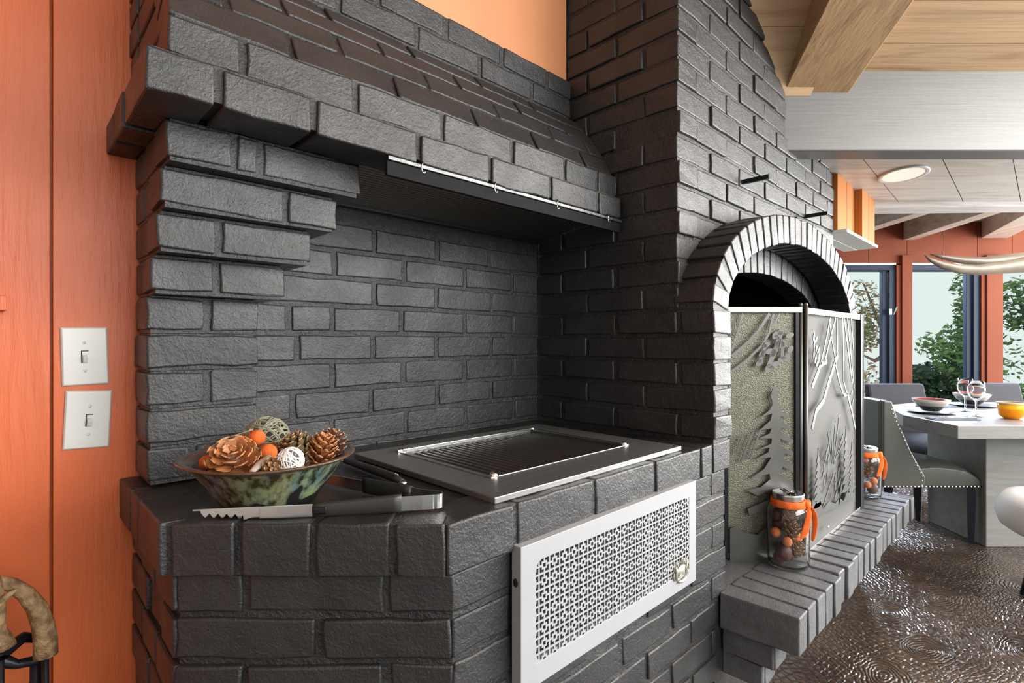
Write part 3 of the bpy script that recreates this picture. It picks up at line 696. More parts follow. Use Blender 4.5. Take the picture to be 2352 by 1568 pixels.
MB().tube([(.611, 1.22, .920), (.610, 1.38, .917)], .0035, 8).build('shaft', STEELB, sp_, smooth=True)

# ================================================================ mason jars
GLASSM = GLASS
def jar(lbl, lblr, x, y, z, s, rib_dir, seed):
    rnd = random.Random(seed)
    j = thing('mason_jar', lbl, 'jar', (x, y, z)); R_ = .0640*s; Hh = .205*s
    out = [(0, 0), (R_*.80, 0), (R_*.93, .004*s), (R_, .018*s), (R_, .155*s), (R_*.97, .172*s), (R_*.86, .187*s), (R_*.74, .195*s), (R_*.72, .202*s), (R_*.72, .222*s)]
    ins = [(R_*.69, .222*s), (R_*.69, .202*s), (R_*.71, .194*s), (R_*.83, .186*s), (R_*.94, .171*s), (R_*.965, .155*s), (R_*.965, .020*s), (R_*.88, .009*s), (0, .007*s)]
    MB().lathe(out+ins, (0, 0, 0), 40).build('glass_body', GLASSM, j, smooth=True, world=False)
    MB().lathe([(0, .2235*s), (R_*.66, .2235*s), (R_*.72, .225*s), (R_*.755, .2235*s), (R_*.765, .219*s), (R_*.755, .2165*s), (R_*.765, .213*s), (R_*.755, .2105*s), (R_*.765, .206*s), (R_*.75, .204*s), (R_*.73, .204*s)], (0, 0, 0), 40).build('lid', STEELB, j, smooth=True, world=False)
    mm = MB()
    for k in range(7): mm.tube([(R_*.55*math.cos(k*.9)*f, R_*.55*math.sin(k*.9+f)*f, .2242*s) for f in (.2, .6, .95)], .0018, 5)
    mm.build('lid_emblem', DARKSTEEL, j, world=False)
    # knitted band, knot and two tails; rib_dir is the side of the jar that carries the knot
    m = MB(); m.lathe([(R_*.73, .176*s+.014*s), (R_*.82, .174*s+.010*s), (R_*.86, .186*s), (R_*.82, .2045*s), (R_*.76, .2055*s)], (0, 0, 0), 48, lambda q, i: 1.03+.015*math.sin(11*q+i))
    m.build('yarn_band', YARN, j, smooth=True, world=False)
    A_ = Vector(rib_dir).normalized(); B_ = Vector((A_.y, -A_.x, 0))          # A_ across, B_ outwards
    def q(a, b, h): return A_*a*R_+B_*b*R_+Vector((0, 0, h*s))
    MB().ball(q(.66, .58, .193), (.013*s, .012*s, .014*s), 12, 8).ball(q(.80, .44, .199), (.009*s, .009*s, .010*s), 10, 8).build('ribbon_knot', YARN, j, smooth=True, world=False)
    def tail(pts, wd, wv):
        vs = []; fs = []; wv = (A_*wv[0]+B_*wv[1]+Z*wv[2]).normalized()
        for i, p_ in enumerate(pts):
            t = (pts[min(i+1, len(pts)-1)]-pts[max(i-1, 0)]).normalized(); nn = t.cross(wv).normalized()
            for a in (-1, 1):
                for b in (-1, 1): vs.append(p_+wv*wd[i]*s*a+nn*.0022*b)
            if i: k = 4*i; fs += [(k-4, k-2, k+2, k), (k-3, k+1, k+3, k-1), (k-4, k, k+1, k-3), (k-2, k-1, k+3, k+2)]
        n_ = len(pts)*4; fs += [(0, 1, 3, 2), (n_-4, n_-2, n_-1, n_-3)]
        o = MB().add(vs, fs).build('ribbon_tail', YARN, j, smooth=True, world=False)
        sd = o.modifiers.new('sub', 'SUBSURF'); sd.levels = 2; sd.render_levels = 2
    tail([q(.68, .62, .192), q(.62, .86, .176), q(.44, 1.02, .148), q(.22, 1.12, .118), q(.10, 1.16, .106)], [.005, .010, .0125, .0125, .011], (1, .2, .25))
    tail([q(.80, .50, .196), q(1.02, .46, .180), q(1.20, .42, .150), q(1.16, .38, .110), q(1.06, .36, .078)], [.005, .0085, .0095, .0085, .006], (.75, .6, .1))
    j.scale = (1, 1, 1.095)
    return j, R_
def fill(x, y, z, R_, s, items, where):
    for kind, dx, dy, dz, r, lb in items:
        c = (x+dx*s, y+dy*s, z+dz*s*1.06)
        if kind == 'cone': cone(lb, c, (dx*3+.2, dy*2-.2, .8), .062*s, r*s, 44, .7, PC_B, .8, 'pine cones in '+where)
        elif kind == 'dark': tag(MB().ball(c, (r*s, r*s, r*1.15*s), 14, 10, jit=.10).build('dried_fruit', mat('dark_pod', (.10, .035, .03), .5, bs=30, bd=.002) if 'dark_pod' not in bpy.data.materials else bpy.data.materials['dark_pod'], smooth=True), lb, 'dried fruit', 'dark pods in '+where)
        else: tag(MB().ball(c, r*s, 16, 10, jit=.03).build('felt_ball', mat('jar_orange', (.72, .22, .07), .8, bs=150, bd=.001) if 'jar_orange' not in bpy.data.materials else bpy.data.materials['jar_orange'], smooth=True), lb, 'ball', 'orange balls in '+where)
J1 = (1.939, .640, .4485); j1, r1_ = jar('tall glass jar with orange knitted ribbon on the hearth before the screen', '', *J1, 1.02, RV, 1)
c1, s1 = math.cos(RZ), math.sin(RZ)
def vv(a, b): v = RV*a+FV*b; return v.x, v.y
its = []
for kind, a, b, dz, r, lb in (('dark', -.022, -.012, .045, .026, 'dark red-brown pod at the bottom left of the nearer jar'), ('cone', .024, -.006, .050, .027, 'grey pine cone at the bottom right of the nearer jar'), ('dark', .0, .03, .04, .022, 'dark pod at the back of the nearer jar'),
    ('felt', -.018, -.028, .086, .0155, 'reddish orange ball above the dark pod in the nearer jar'), ('felt', .034, .008, .086, .018, 'pale orange ball on the right side of the nearer jar'), ('felt', -.038, .012, .102, .0175, 'pale orange ball on the left side of the nearer jar'),
    ('cone', .004, -.012, .112, .029, 'brown pine cone in the middle of the nearer jar'), ('cone', -.006, -.018, .160, .028, 'topmost brown pine cone in the nearer jar'), ('dark', -.030, .018, .158, .020, 'dark pod at the upper left of the nearer jar'), ('dark', .028, .018, .165, .021, 'dark pod at the upper right of the nearer jar'), ('dark', .020, .032, .120, .022, 'dark pod at the back right of the nearer jar'), ('dark', -.034, -.008, .030, .019, 'small dark pod at the bottom left edge of the nearer jar'), ('dark', -.016, .034, .125, .021, 'dark pod at the back left of the nearer jar')):
    dx, dy = vv(a, b); its.append((kind, dx, dy, dz, r, lb))
fill(*J1, r1_, 1.0, its, 'the nearer jar')
J2 = (3.075, .655, .4485); j2, r2_ = jar('tall glass jar with orange ribbon at the far end of the hearth', '', *J2, 1.0, RV, 2)
its = []
for kind, a, b, dz, r, lb in (('dark', .022, -.012, .040, .025, 'dark pod at the bottom of the farther jar'), ('felt', -.010, -.026, .060, .016, 'pale orange ball low in the farther jar'), ('felt', .024, -.020, .078, .016, 'reddish ball above the bottom pod in the farther jar'), ('dark', -.026, .01, .035, .024, 'dark pod low at the left of the farther jar'),
    ('cone', .0, -.008, .118, .026, 'brown pine cone in the middle of the farther jar'), ('dark', .022, -.01, .168, .022, 'dark pod near the top of the farther jar'), ('felt', -.016, -.018, .176, .014, 'small orange ball near the top of the farther jar')):
    dx, dy = vv(a, b); its.append((kind, dx, dy, dz, r, lb))
fill(*J2, r2_, 1.0, its, 'the farther jar')
w0 = vv(.05, -.01); MB().prism([(0, 0), (.008, -.004), (.016, -.045), (.011, -.050), (.005, -.040)], -.001, .001, (J2[0]+w0[0]+.008, J2[1]+w0[1], J2[2]+.19), RV, (0, 0, 1)).build('gift_tag', PLASTIC, j2)

# ================================================================ fire screen
fs_ = thing('fire_screen', 'folding steel fireplace screen with cut-out pine trees and branches', 'fire screen', (2.04, .63, .449))
zb_, zt2 = .4495, 1.337
m = MB()
def panelV(x0, x1, z):       # side panel in the view-aligned grid
    def VB(a0, a1, b0, b1, c0, c1): 
        mm = MB().bb(a0, a1, b0, b1, c0, c1); mm.v = [VM.to_3x3() @ v for v in mm.v]; return mm
    VB(x0, x1, z-.008, z+.008, zt2-.020, zt2).build('top_rail', WHITEP_ST, fs_, bev=.001)
    VB(x0, x1, z-.008, z+.008, zb_, zb_+.018).build('bottom_rail', DARKSTEEL, fs_, bev=.001)
    VB(x0, x0+.014, z-.008, z+.008, zb_, zt2).build('stile', IRON, fs_)
    VB(x1-.022, x1-.010, z-.006, z+.012, zb_, zt2-.01).build('stile', IRON, fs_)
    VB(x0, x1-.01, z+.004, z+.006, zb_+.01, zt2-.015).build('wire_mesh', MESHM, fs_)
WHITEP_ST = mat('worn_pale_steel', (.52, .52, .45), .42, .6, var=.3, vs=25)
m_, n, p = nt('wire_mesh'); vv_ = N(n, 'ShaderNodeTexVoronoi', Scale=300); n.links.new(coords(n), vv_.inputs[0])
r_ = ramp(n, vv_.outputs[0], [(.25, (.07, .067, .05)), (.6, (.20, .195, .155))]); n.links.new(r_.outputs[0], p.inputs[0]); p.inputs['Metallic'].default_value = .6; p.inputs['Roughness'].default_value = .5; bump(n, p, vv_.outputs[0], .001); MESHM = m_
panelV(1.0245-.275, 1.0245, 1.870)
for (x, y) in (vv(1.0245-.002, 1.870), (2.048, .618)):
    MB().tube([(x, y, zb_), (x, y, zt2+.006)], .0075, 12).ball((x, y, zt2+.008), .0075, 10, 8).build('post', CUTSTEEL, fs_, smooth=True)
sx0, sx1, sy = 2.052, 2.838, .632
MB().bb(sx0, sx1, sy-.008, sy+.008, zt2-.022, zt2).build('top_rail', WHITEP_ST, fs_, bev=.001)
MB().bb(sx0, sx1, sy-.010, sy+.010, zb_, zb_+.012).build('bottom_rail', STEELB, fs_, bev=.001)
MB().bb(sx0, sx0+.012, sy-.008, sy+.008, zb_, zt2).build('stile', IRON, fs_)
MB().bb(sx1-.018, sx1, sy-.012, sy+.012, zb_, zt2).build('stile', IRON, fs_)
MB().bb(sx0, sx1-.01, sy+.010, sy+.013, zb_+.01, zt2-.01).build('wire_mesh', mat('fine_mesh', (.11, .11, .105), .7, 0, spec=.15, bs=200, bd=.0004), fs_)
# third leaf folded back on the far side
V3 = MB(); V3.prism([(2.845, .625), (2.855, .617), (3.04, .80), (3.03, .81)], zb_, zt2); V3.build('side_leaf', DARKSTEEL, fs_)
for a, b in ((2.40, .520), (2.25, .490)): pass
MB().ball((2.32, sy-.012, .492), (.012, .004, .006), 10, 6).build('rivet', STEELB, fs_, smooth=True)
def art(polys, kind, mode):
    m = MB()
    for pl in polys:
        if mode == 'L':
            o = VM.to_3x3() @ Vector((1.0245, 1.8585, 0)); m.prism(pl, -.0012, .0012, o, RV, Z)
        else: m.prism(pl, -.0012, .0012, (0, sy-.0105, 0), X, Z)
    return m.build(kind, CUTSTEEL, fs_)
def lobes(pts, w_, ang=.7, asp=1.6):
    out = []
    for i, (x, z) in enumerate(pts):
        a = ang+.4*math.sin(i*2.1)
        out.append([(x+w_*asp*.5*math.cos(q)*math.cos(a)-w_*.5*math.sin(q)*math.sin(a), z+w_*asp*.5*math.cos(q)*math.sin(a)+w_*.5*math.sin(q)*math.cos(a)) for q in [2*PI*k/12 for k in range(12)]])
    return out
LSTRIPS=[([(-0.2512,1.1808),(-0.2276,1.2575),(-0.2116,1.3135)],0.0077),([(-0.2512,1.1631),(-0.1892,1.2162),(-0.1538,1.2575),(-0.1172,1.3135)],0.01),([(-0.2512,1.11),(-0.1951,1.1513),(-0.142,1.2044),(-0.1184,1.2457),(-0.1031,1.3135)],0.0083),([(-0.1096,1.2634),(-0.0801,1.3135)],0.0065),([(-0.2364,0.8208),(-0.2116,0.8857)],0.0065),([(-0.2187,0.7884),(-0.1774,0.8964)],0.0071),([(-0.1863,0.8002),(-0.1497,0.9034)],0.0071)]
LCONE=([(-0.0771,1.2504),(-0.0978,1.2368),(-0.0464,1.2368),(-0.0712,1.2073),(-0.0447,1.1867),(-0.1302,1.2044),(-0.1432,1.1719),(-0.1054,1.1749),(-0.0742,1.1524),(-0.1538,1.1395),(-0.1231,1.1218),(-0.096,1.1365),(-0.0582,1.1601),(-0.0901,1.2044),(-0.1184,1.1808)],0.0165)
LTREE=[(-0.1019,1.0687),(-0.0948,1.0451),(-0.0842,1.0362),(-0.0919,1.0214),(-0.083,0.9919),(-0.0889,0.9849),(-0.0742,0.9683),(-0.0506,0.9595),(-0.0447,0.9447),(-0.0771,0.9536),(-0.083,0.9388),(-0.0535,0.9211),(-0.0388,0.9064),(-0.0742,0.9105),(-0.0801,0.8916),(-0.0535,0.8798),(-0.0346,0.868),(-0.0346,0.8551),(-0.0801,0.8728),(-0.0771,0.8444),(-0.0346,0.8267),(-0.0346,0.8108),(-0.0624,0.8226),(-0.0742,0.8079),(-0.0346,0.7837),(-0.0346,0.7559),(-0.0712,0.7736),(-0.086,0.75),(-0.0346,0.7205),(-0.0346,0.4314),(-0.2571,0.4314),(-0.2571,0.5553),(-0.2423,0.5642),(-0.2069,0.5424),(-0.1597,0.5347),(-0.1273,0.5671),(-0.1231,0.6143),(-0.1538,0.6143),(-0.1892,0.6025),(-0.1951,0.6261),(-0.1214,0.6586),(-0.1231,0.6851),(-0.1597,0.6733),(-0.201,0.691),(-0.1479,0.7028),(-0.1149,0.7312),(-0.1184,0.75),(-0.1863,0.7323),(-0.1361,0.7677),(-0.1113,0.8079),(-0.1715,0.8002),(-0.1214,0.8256),(-0.1184,0.8415),(-0.1656,0.8326),(-0.1113,0.8551),(-0.1096,0.8739),(-0.1568,0.8739),(-0.1172,0.8916),(-0.1113,0.9093),(-0.1526,0.9034),(-0.1143,0.9377),(-0.1084,0.9624),(-0.1509,0.9477),(-0.1172,0.9742),(-0.1054,0.9978),(-0.1143,1.0214),(-0.1066,1.0451)]
RSTRIPS=[([(2.128,1.048),(2.195,1.1),(2.225,1.127),(2.303,1.138)],0.0192),([(2.225,1.127),(2.286,1.206),(2.35,1.308)],0.0108),([(2.276,1.135),(2.35,1.225),(2.422,1.31)],0.0108),([(2.417,1.145),(2.372,1.219),(2.34,1.291)],0.0084),([(2.447,1.164),(2.44,1.311)],0.0108),([(2.128,0.895),(2.175,0.958),(2.265,0.988),(2.329,1.055),(2.452,1.161)],0.0216),([(2.417,1.131),(2.464,1.061),(2.541,0.986)],0.0108),([(2.524,1.313),(2.536,1.051),(2.591,0.988)],0.0096),([(2.543,1.314),(2.664,1.044)],0.0108),([(2.591,1.315),(2.683,1.058)],0.0084),([(2.651,1.317),(2.691,1.175)],0.0084),([(2.531,0.99),(2.596,0.991),(2.664,0.913),(2.724,0.826)],0.0156),([(2.395,0.727),(2.395,0.811),(2.422,0.895)],0.006),([(2.395,0.727),(2.476,0.917)],0.006),([(2.384,0.729),(2.361,0.861)],0.006),([(2.377,0.73),(2.318,0.86)],0.0048),([(2.399,0.726),(2.531,0.827)],0.0072),([(2.417,0.733),(2.531,0.793)],0.006),([(2.255,0.58),(2.329,0.636),(2.395,0.683)],0.012)]
RCONES=[([(2.147,1.234),(2.151,1.206),(2.175,1.222),(2.175,1.187),(2.147,1.169),(2.201,1.181),(2.166,1.15),(2.205,1.153),(2.189,1.134)],0.0144),([(2.678,1.044),(2.697,1.013),(2.664,0.993),(2.691,0.962),(2.664,0.942)],0.012),([(2.318,0.795),(2.297,0.772),(2.329,0.76),(2.276,0.743),(2.318,0.73),(2.265,0.712),(2.312,0.698),(2.276,0.679)],0.0156),([(2.417,0.666),(2.464,0.678),(2.476,0.635),(2.417,0.632),(2.5,0.603),(2.429,0.596),(2.476,0.566)],0.018)]
RPINES=[[(2.199,0.787),(2.215,0.595)],[(2.573,0.826),(2.548,0.579)],[(2.664,0.749),(2.625,0.564)]]
RGROUND=[(2.128,0.639),(2.185,0.611),(2.225,0.612),(2.255,0.574),(2.329,0.59),(2.417,0.562),(2.476,0.573),(2.536,0.547),(2.591,0.578),(2.691,0.551),(2.705,0.57),(2.713,0.517),(2.586,0.536),(2.476,0.535),(2.329,0.554),(2.225,0.555),(2.128,0.565)]
for p_, w_ in LSTRIPS: art([fracture(p_, w_)], 'cutout_branch', 'L')
art(lobes(LCONE[0], LCONE[1]*1.15)+[fracture([LCONE[0][0], LCONE[0][13], LCONE[0][10]], LCONE[1]*1.0), fracture([LCONE[0][1], LCONE[0][3], LCONE[0][8]], LCONE[1]*.7), fracture([LCONE[0][5], LCONE[0][9]], LCONE[1]*.7)], 'cutout_cone', 'L')
art([LTREE], 'cutout_tree', 'L')
for p_, w_ in RSTRIPS: art([fracture(p_, w_)], 'cutout_branch', 'R')
for p_, w_ in RCONES: art(lobes(p_, w_, 1.0, 2.6), 'cutout_cone', 'R')
for (xa, za), (xb, zb2) in RPINES:
    L_ = []; R_ = []; K = 7
    for i in range(K):
        f0 = i/K; f1 = (i+.8)/K; wd = .012+.055*(i+1)/K
        L_ += [(xa-.25*wd, za+(zb2-za)*f0), (xa-wd, za+(zb2-za)*f1)]; R_ += [(xa+.25*wd, za+(zb2-za)*f0), (xa+wd, za+(zb2-za)*f1)]
    art([[(xa, za+.03)]+L_+[(xa-.012, zb2), (xa+.012, zb2)]+R_[::-1]], 'cutout_tree', 'R')
art([RGROUND], 'cutout_ground', 'R')
# ================================================================ fire tool stand with antler handles
ft = thing('fire_tool_stand', 'black iron fire tool stand with a branching top by the orange wall', 'tool stand', (.03, 1.30, 0))
MB().tube([(.046, 1.30, .02), (.046, 1.30, .632)], .0085, 12).build('post', IRON, ft, smooth=True)
MB().tube([(.046, 1.30, .60), (.030, 1.30, .575), (.0, 1.30, .53), (-.02, 1.30, .45)], .0055, 8).build('brace', IRON, ft, smooth=True)
MB().tube([(.070, 1.30, .642), (.046, 1.295, .634), (.020, 1.29, .640), (-.005, 1.29, .660), (-.04, 1.29, .655)], [.008, .011, .010, .018, .010], 8, flat=.8).tube([(.062, 1.325, .655), (.03, 1.32, .672), (-.005, 1.295, .660), (-.01, 1.29, .69)], [.008, .010, .014, .010], 8).build('branch_bracket', IRON, ft, smooth=True)
for q in range(3):
    a = q*2.1+.3; MB().tube([(.046, 1.30, .03), (.046+.13*math.cos(a), 1.30+.10*math.sin(a), .008)], .008, 8).build('foot', IRON, ft, smooth=True)
t = thing('fire_poker', 'fireplace poker with a thick curved brown antler handle standing at the right', 'fire tool', (.055, 1.27, .6))
MB().tube([(.0585, 1.272, .648), (.0585, 1.272, .675), (.055, 1.272, .705), (.046, 1.272, .740), (.032, 1.272, .768), (.014, 1.272, .790), (-.012, 1.272, .806), (-.05, 1.272, .812)], [.0178, .0172, .0162, .0148, .0130, .0115, .010, .006], 20).build('handle', ANTLER, t, smooth=True)
MB().tube([(.0585, 1.272, .650), (.0585, 1.272, .06)], .005, 8).build('rod', IRON, t, smooth=True)
t = thing('fire_brush', 'second fireplace tool with an upright knobby antler handle at the photo edge', 'fire tool', (.0, 1.262, .6))
MB().tube([(.0, 1.262, .672), (.001, 1.262, .690), (-.001, 1.262, .702), (-.004, 1.262, .720), (-.005, 1.262, .760), (-.010, 1.262, .80), (-.018, 1.262, .84)], [.012, .0195, .0175, .0115, .0125, .013, .008], 20).tube([(-.03, 1.255, .742), (-.010, 1.25, .764), (.012, 1.25, .782), (.022, 1.25, .788)], [.011, .0085, .005, .001], 12).build('handle', ANTLER, t, smooth=True)
MB().tube([(.0, 1.262, .68), (.0, 1.262, .06)], .005, 8).build('rod', IRON, t, smooth=True)

# ================================================================ floor
m_, n, p = nt('embossed_brown_floor')
c = coords(n); wv = N(n, 'ShaderNodeTexNoise', Scale=1.3, Detail=3); n.links.new(c, wv.inputs[0])
mxv = N(n, 'ShaderNodeVectorMath', operation='MULTIPLY_ADD'); n.links.new(wv.outputs[1], mxv.inputs[0]); mxv.inputs[1].default_value = (.35, .35, 0); n.links.new(c, mxv.inputs[2])
mp = N(n, 'ShaderNodeMapping'); mp.inputs['Rotation'].default_value = (0, 0, .5); mp.inputs['Scale'].default_value = (34, 62, 20); n.links.new(mxv.outputs[0], mp.inputs[0])
vo = N(n, 'ShaderNodeTexVoronoi', Scale=1, Randomness=.55, feature='DISTANCE_TO_EDGE'); n.links.new(mp.outputs[0], vo.inputs[0])
cells = ramp(n, vo.outputs[0], [(0, (0,)*3), (.28, (1,)*3)])
CEN = ((2.30, .44, .62, .20), (2.62, .36, .6, .20), (2.86, .52, .6, .21), (3.20, .38, .6, .22), (3.45, .52, .6, .20), (2.45, .80, .6, .15), (3.62, .12, .6, .22), (2.9, .10, .6, .2))
acc = None; d0 = N(n, 'ShaderNodeTexNoise', Scale=7, Detail=3); n.links.new(c, d0.inputs[0])
for i, (x, y, sx_, r) in enumerate(CEN):
    s = N(n, 'ShaderNodeVectorMath', operation='SUBTRACT'); n.links.new(c, s.inputs[0]); s.inputs[1].default_value = (x, y, 0)
    q = N(n, 'ShaderNodeMapping'); q.inputs['Rotation'].default_value = (0, 0, -RZ+.3*i); q.inputs['Scale'].default_value = (1/r, 1/(r*sx_), 0); n.links.new(s.outputs[0], q.inputs[0])
    l = N(n, 'ShaderNodeVectorMath', operation='LENGTH'); n.links.new(q.outputs[0], l.inputs[0])
    a = N(n, 'ShaderNodeMath', operation='MULTIPLY_ADD'); n.links.new(d0.outputs[0], a.inputs[0]); a.inputs[1].default_value = .75; n.links.new(l.outputs[1], a.inputs[2])
    if acc is None: acc = a.outputs[0]
    else:
        mn = N(n, 'ShaderNodeMath', operation='MINIMUM'); n.links.new(acc, mn.inputs[0]); n.links.new(a.outputs[0], mn.inputs[1]); acc = mn.outputs[0]
sn = N(n, 'ShaderNodeMath', operation='MULTIPLY'); n.links.new(acc, sn.inputs[0]); sn.inputs[1].default_value = 62
sn2 = N(n, 'ShaderNodeMath', operation='SINE'); n.links.new(sn.outputs[0], sn2.inputs[0])
hf = N(n, 'ShaderNodeMath', operation='MULTIPLY_ADD'); n.links.new(sn2.outputs[0], hf.inputs[0]); hf.inputs[1].default_value = .5; hf.inputs[2].default_value = .5
msk = ramp(n, acc, [(.55, (0,)*3), (.62, (1,)*3), (.98, (1,)*3)]); 
msk.color_ramp.elements.new(1.0).color = (0, 0, 0, 1); msk.color_ramp.elements[3].position = 1.0
mk = N(n, 'ShaderNodeMath', operation='LESS_THAN'); n.links.new(acc, mk.inputs[0]); mk.inputs[1].default_value = 1.05
mh = N(n, 'ShaderNodeMix', data_type='FLOAT'); n.links.new(mk.outputs[0], mh.inputs[0]); n.links.new(cells.outputs[0], mh.inputs[2]); n.links.new(hf.outputs[0], mh.inputs[3])
nn_ = N(n, 'ShaderNodeTexNoise', Scale=30, Detail=5); n.links.new(c, nn_.inputs[0])
sm = N(n, 'ShaderNodeMath', operation='MULTIPLY_ADD'); n.links.new(nn_.outputs[0], sm.inputs[0]); sm.inputs[1].default_value = .9; n.links.new(mh.outputs[0], sm.inputs[2])
bump(n, p, sm.outputs[0], .0035, .7)
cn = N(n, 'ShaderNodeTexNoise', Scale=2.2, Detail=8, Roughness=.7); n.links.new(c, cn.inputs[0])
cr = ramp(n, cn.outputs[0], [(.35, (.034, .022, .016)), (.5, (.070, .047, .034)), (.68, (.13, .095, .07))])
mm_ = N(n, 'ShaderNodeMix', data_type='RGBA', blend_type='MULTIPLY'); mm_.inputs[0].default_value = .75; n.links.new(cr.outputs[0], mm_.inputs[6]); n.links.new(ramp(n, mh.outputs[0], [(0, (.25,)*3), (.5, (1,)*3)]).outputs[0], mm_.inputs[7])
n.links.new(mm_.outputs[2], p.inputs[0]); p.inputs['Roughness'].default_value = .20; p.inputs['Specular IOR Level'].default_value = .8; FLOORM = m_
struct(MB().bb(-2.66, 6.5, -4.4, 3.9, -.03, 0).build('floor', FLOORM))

# ================================================================ view-grid helpers (ceiling beams, windows and dining table share one grid)
VR = VM.to_3x3()
def VO(mb, name, m, parent=None, **k):      # geometry written in the grid frame
    if parent is None: return mb.build(name, m, None, M=VM.copy(), **k)
    o = mb.build(name, m, None, **k); o.parent = parent; o.matrix_parent_inverse = PM[parent.name].inverted() if parent.name in PM else Matrix.Identity(4); o.matrix_basis = VM.copy(); return o
# main ceiling: planks on a slope, facet right of the rafter
ce = thing('ceiling', '', '', (0, 0, 2.4)); del ce['label']; del ce['category']; struct(ce)
def plank(parent, x0, x1, a, b, za, zb_, m, th=.03, gap=.003):
    mb = MB(); a += gap/2; b -= gap/2
    nx_ = max(1, int((x1-x0)/.25)); vs = []; fs = []
    for i in range(nx_+1):
        x = x0+(x1-x0)*i/nx_; j = .0012*noise.noise(Vector((x*3, a*7, 0)))
        vs += [(x, a+j, za), (x, b+j, zb_), (x, a+j, za+th), (x, b+j, zb_+th)]
    for i in range(nx_): k = 4*i; fs += [(k, k+1, k+5, k+4), (k+2, k+6, k+7, k+3), (k, k+4, k+6, k+2), (k+1, k+3, k+7, k+5)]
    fs += [(0, 2, 3, 1), (len(vs)-4, len(vs)-3, len(vs)-1, len(vs)-2)]
    mb.add(vs, fs); return VO(mb, 'board', m, parent)
zc_ = lambda d: 2.392+.30*(2.30-d)
d = 2.345
while d > -2.2:
    wd = .186; plank(ce, 1.16, 4.6, d-wd, d, zc_(d-wd), zc_(d), CEILW); 
    if d < 1.75: plank(ce, -3.2, 1.155, d-wd, d, zc_(d-wd)+.12, zc_(d)+.12, CEILW)
    d -= wd
zl = lambda d: 2.33+.84*(2.246-d)
for a, b in ((2.089, 2.30), (1.93, 2.089), (1.76, 1.93)): plank(ce, .20, 1.30, a, b, zl(a), zl(b), CEILW)
# rafter and tie beam
ra = MB()
def raft(m, pts_bot, hgt):     # bottom quad given (x, d, z), extruded upward
    v = [Vector(p) for p in pts_bot]+[Vector(p)+Vector((0, 0, hgt)) for p in pts_bot]
    return m.add(v, [(3, 2, 1, 0), (4, 5, 6, 7), (0, 1, 5, 4), (1, 2, 6, 5), (2, 3, 7, 6), (3, 0, 4, 7)])
def bz(d): return 2.300+.30*(2.30-d)
o = VO(raft(MB(), [(1.185, 2.31, bz(2.31)), (1.469, 2.31, bz(2.31)), (1.340, .9, bz(.9)), (.99, .9, bz(.9))], .26), 'trim_1', RAFTW, bev=.004); struct(o)
o = VO(MB().bb(1.183, 3.4, 2.30, 2.415, 2.046, 2.42), 'trim_2', GREYB, bev=.006); struct(o)
# lower whitewashed ceiling behind the tie beam
zl2 = lambda d: 2.102-.10*(d-2.80)
x = 1.0
lc = thing('ceiling_lower', '', '', (0, 0, 2.1)); del lc['label']; del lc['category']; struct(lc)
lc.name = 'ceiling_2'
PM['ceiling_2'] = PM.get('ceiling_lower', Matrix.Identity(4))
for i, (xa, xb, xc, xd) in enumerate([(q_, q_+w_, q_+.93, q_+w_+.93) for q_, w_ in ((1.13, .385), (1.515, .395), (1.91, .35), (2.26, .37), (2.63, .37), (3.0, .37))]):
    m = MB(); g = .003
    m.add([(xa+g, 2.40, zl2(2.40)), (xb-g, 2.40, zl2(2.40)), (xd-g, 3.30, zl2(3.30)), (xc+g, 3.30, zl2(3.30)), (xa+g, 2.40, zl2(2.4)+.03), (xb-g, 2.40, zl2(2.4)+.03), (xd-g, 3.30, zl2(3.3)+.03), (xc+g, 3.30, zl2(3.3)+.03)],
          [(3, 2, 1, 0), (4, 5, 6, 7), (0, 1, 5, 4), (1, 2, 6, 5), (2, 3, 7, 6), (3, 0, 4, 7)])
    VO(m, 'board', WHITEW, lc)
for i in range(12):
    VO(MB().bb(1.4+.30*i, 1.695+.30*i, 3.28, 4.85, 2.31, 2.335), 'board', WHITEW, lc)
dl = thing('ceiling_light', 'round white recessed ceiling light in the whitewashed boards', 'ceiling light', (2.076, 2.80, 2.10), 0, V=True)
Rt = Matrix.Rotation(.0997, 3, 'X') if 0 else Matrix.Rotation(-.0997, 3, 'X')
def tl(m): m.v = [Rt @ v for v in m.v]; return m
tl(MB().lathe([(.092, .0), (.108, -.004), (.114, -.002), (.114, .004)], (0, 0, -.003), 40)).build('trim_ring', PLASTIC, dl, smooth=True, world=False)
EM, n, p = nt('light_lens'); p.inputs['Emission Color'].default_value = (1, .97, .86, 1); p.inputs['Emission Strength'].default_value = .35; p.inputs['Base Color'].default_value = (.8, .78, .7, 1)
tl(MB().lathe([(0, .001), (.093, .0)], (0, 0, -.003), 40)).build('lens', EM, dl, smooth=True, world=False)
# second tie beam and the far rafters
o = VO(raft(MB(), [(1.9, 3.20, 2.022), (3.6, 3.20, 2.04), (3.6, 3.36, 2.04), (1.9, 3.36, 2.022)], .055), 'trim_3', WHITEX, bev=.004); struct(o)
k = 4
for q in ([(2.93, 4.8, 2.14), (3.03, 4.8, 2.14), (3.02, 3.3, 2.14), (2.90, 3.3, 2.14)], [(3.56, 4.8, 2.137), (3.66, 4.8, 2.137), (3.43, 3.3, 2.137), (3.30, 3.3, 2.137)], [(4.27, 4.8, 2.155), (4.51, 4.8, 2.155), (3.72, 3.35, 2.155), (3.50, 3.35, 2.155)]):
    struct(VO(raft(MB(), q, .165), 'trim_%d' % k, RAFTFAR, bev=.003)); k += 1
# roof deck above everything
struct(VO(MB().bb(1.3, 5.2, 2.42, 5.0, 2.45, 2.5).bb(-4.0, 4.7, -2.6, 2.42, 3.98, 4.02), 'roof_deck', CEILW))
bpy.data.objects['roof_deck'].name = 'ceiling_3'

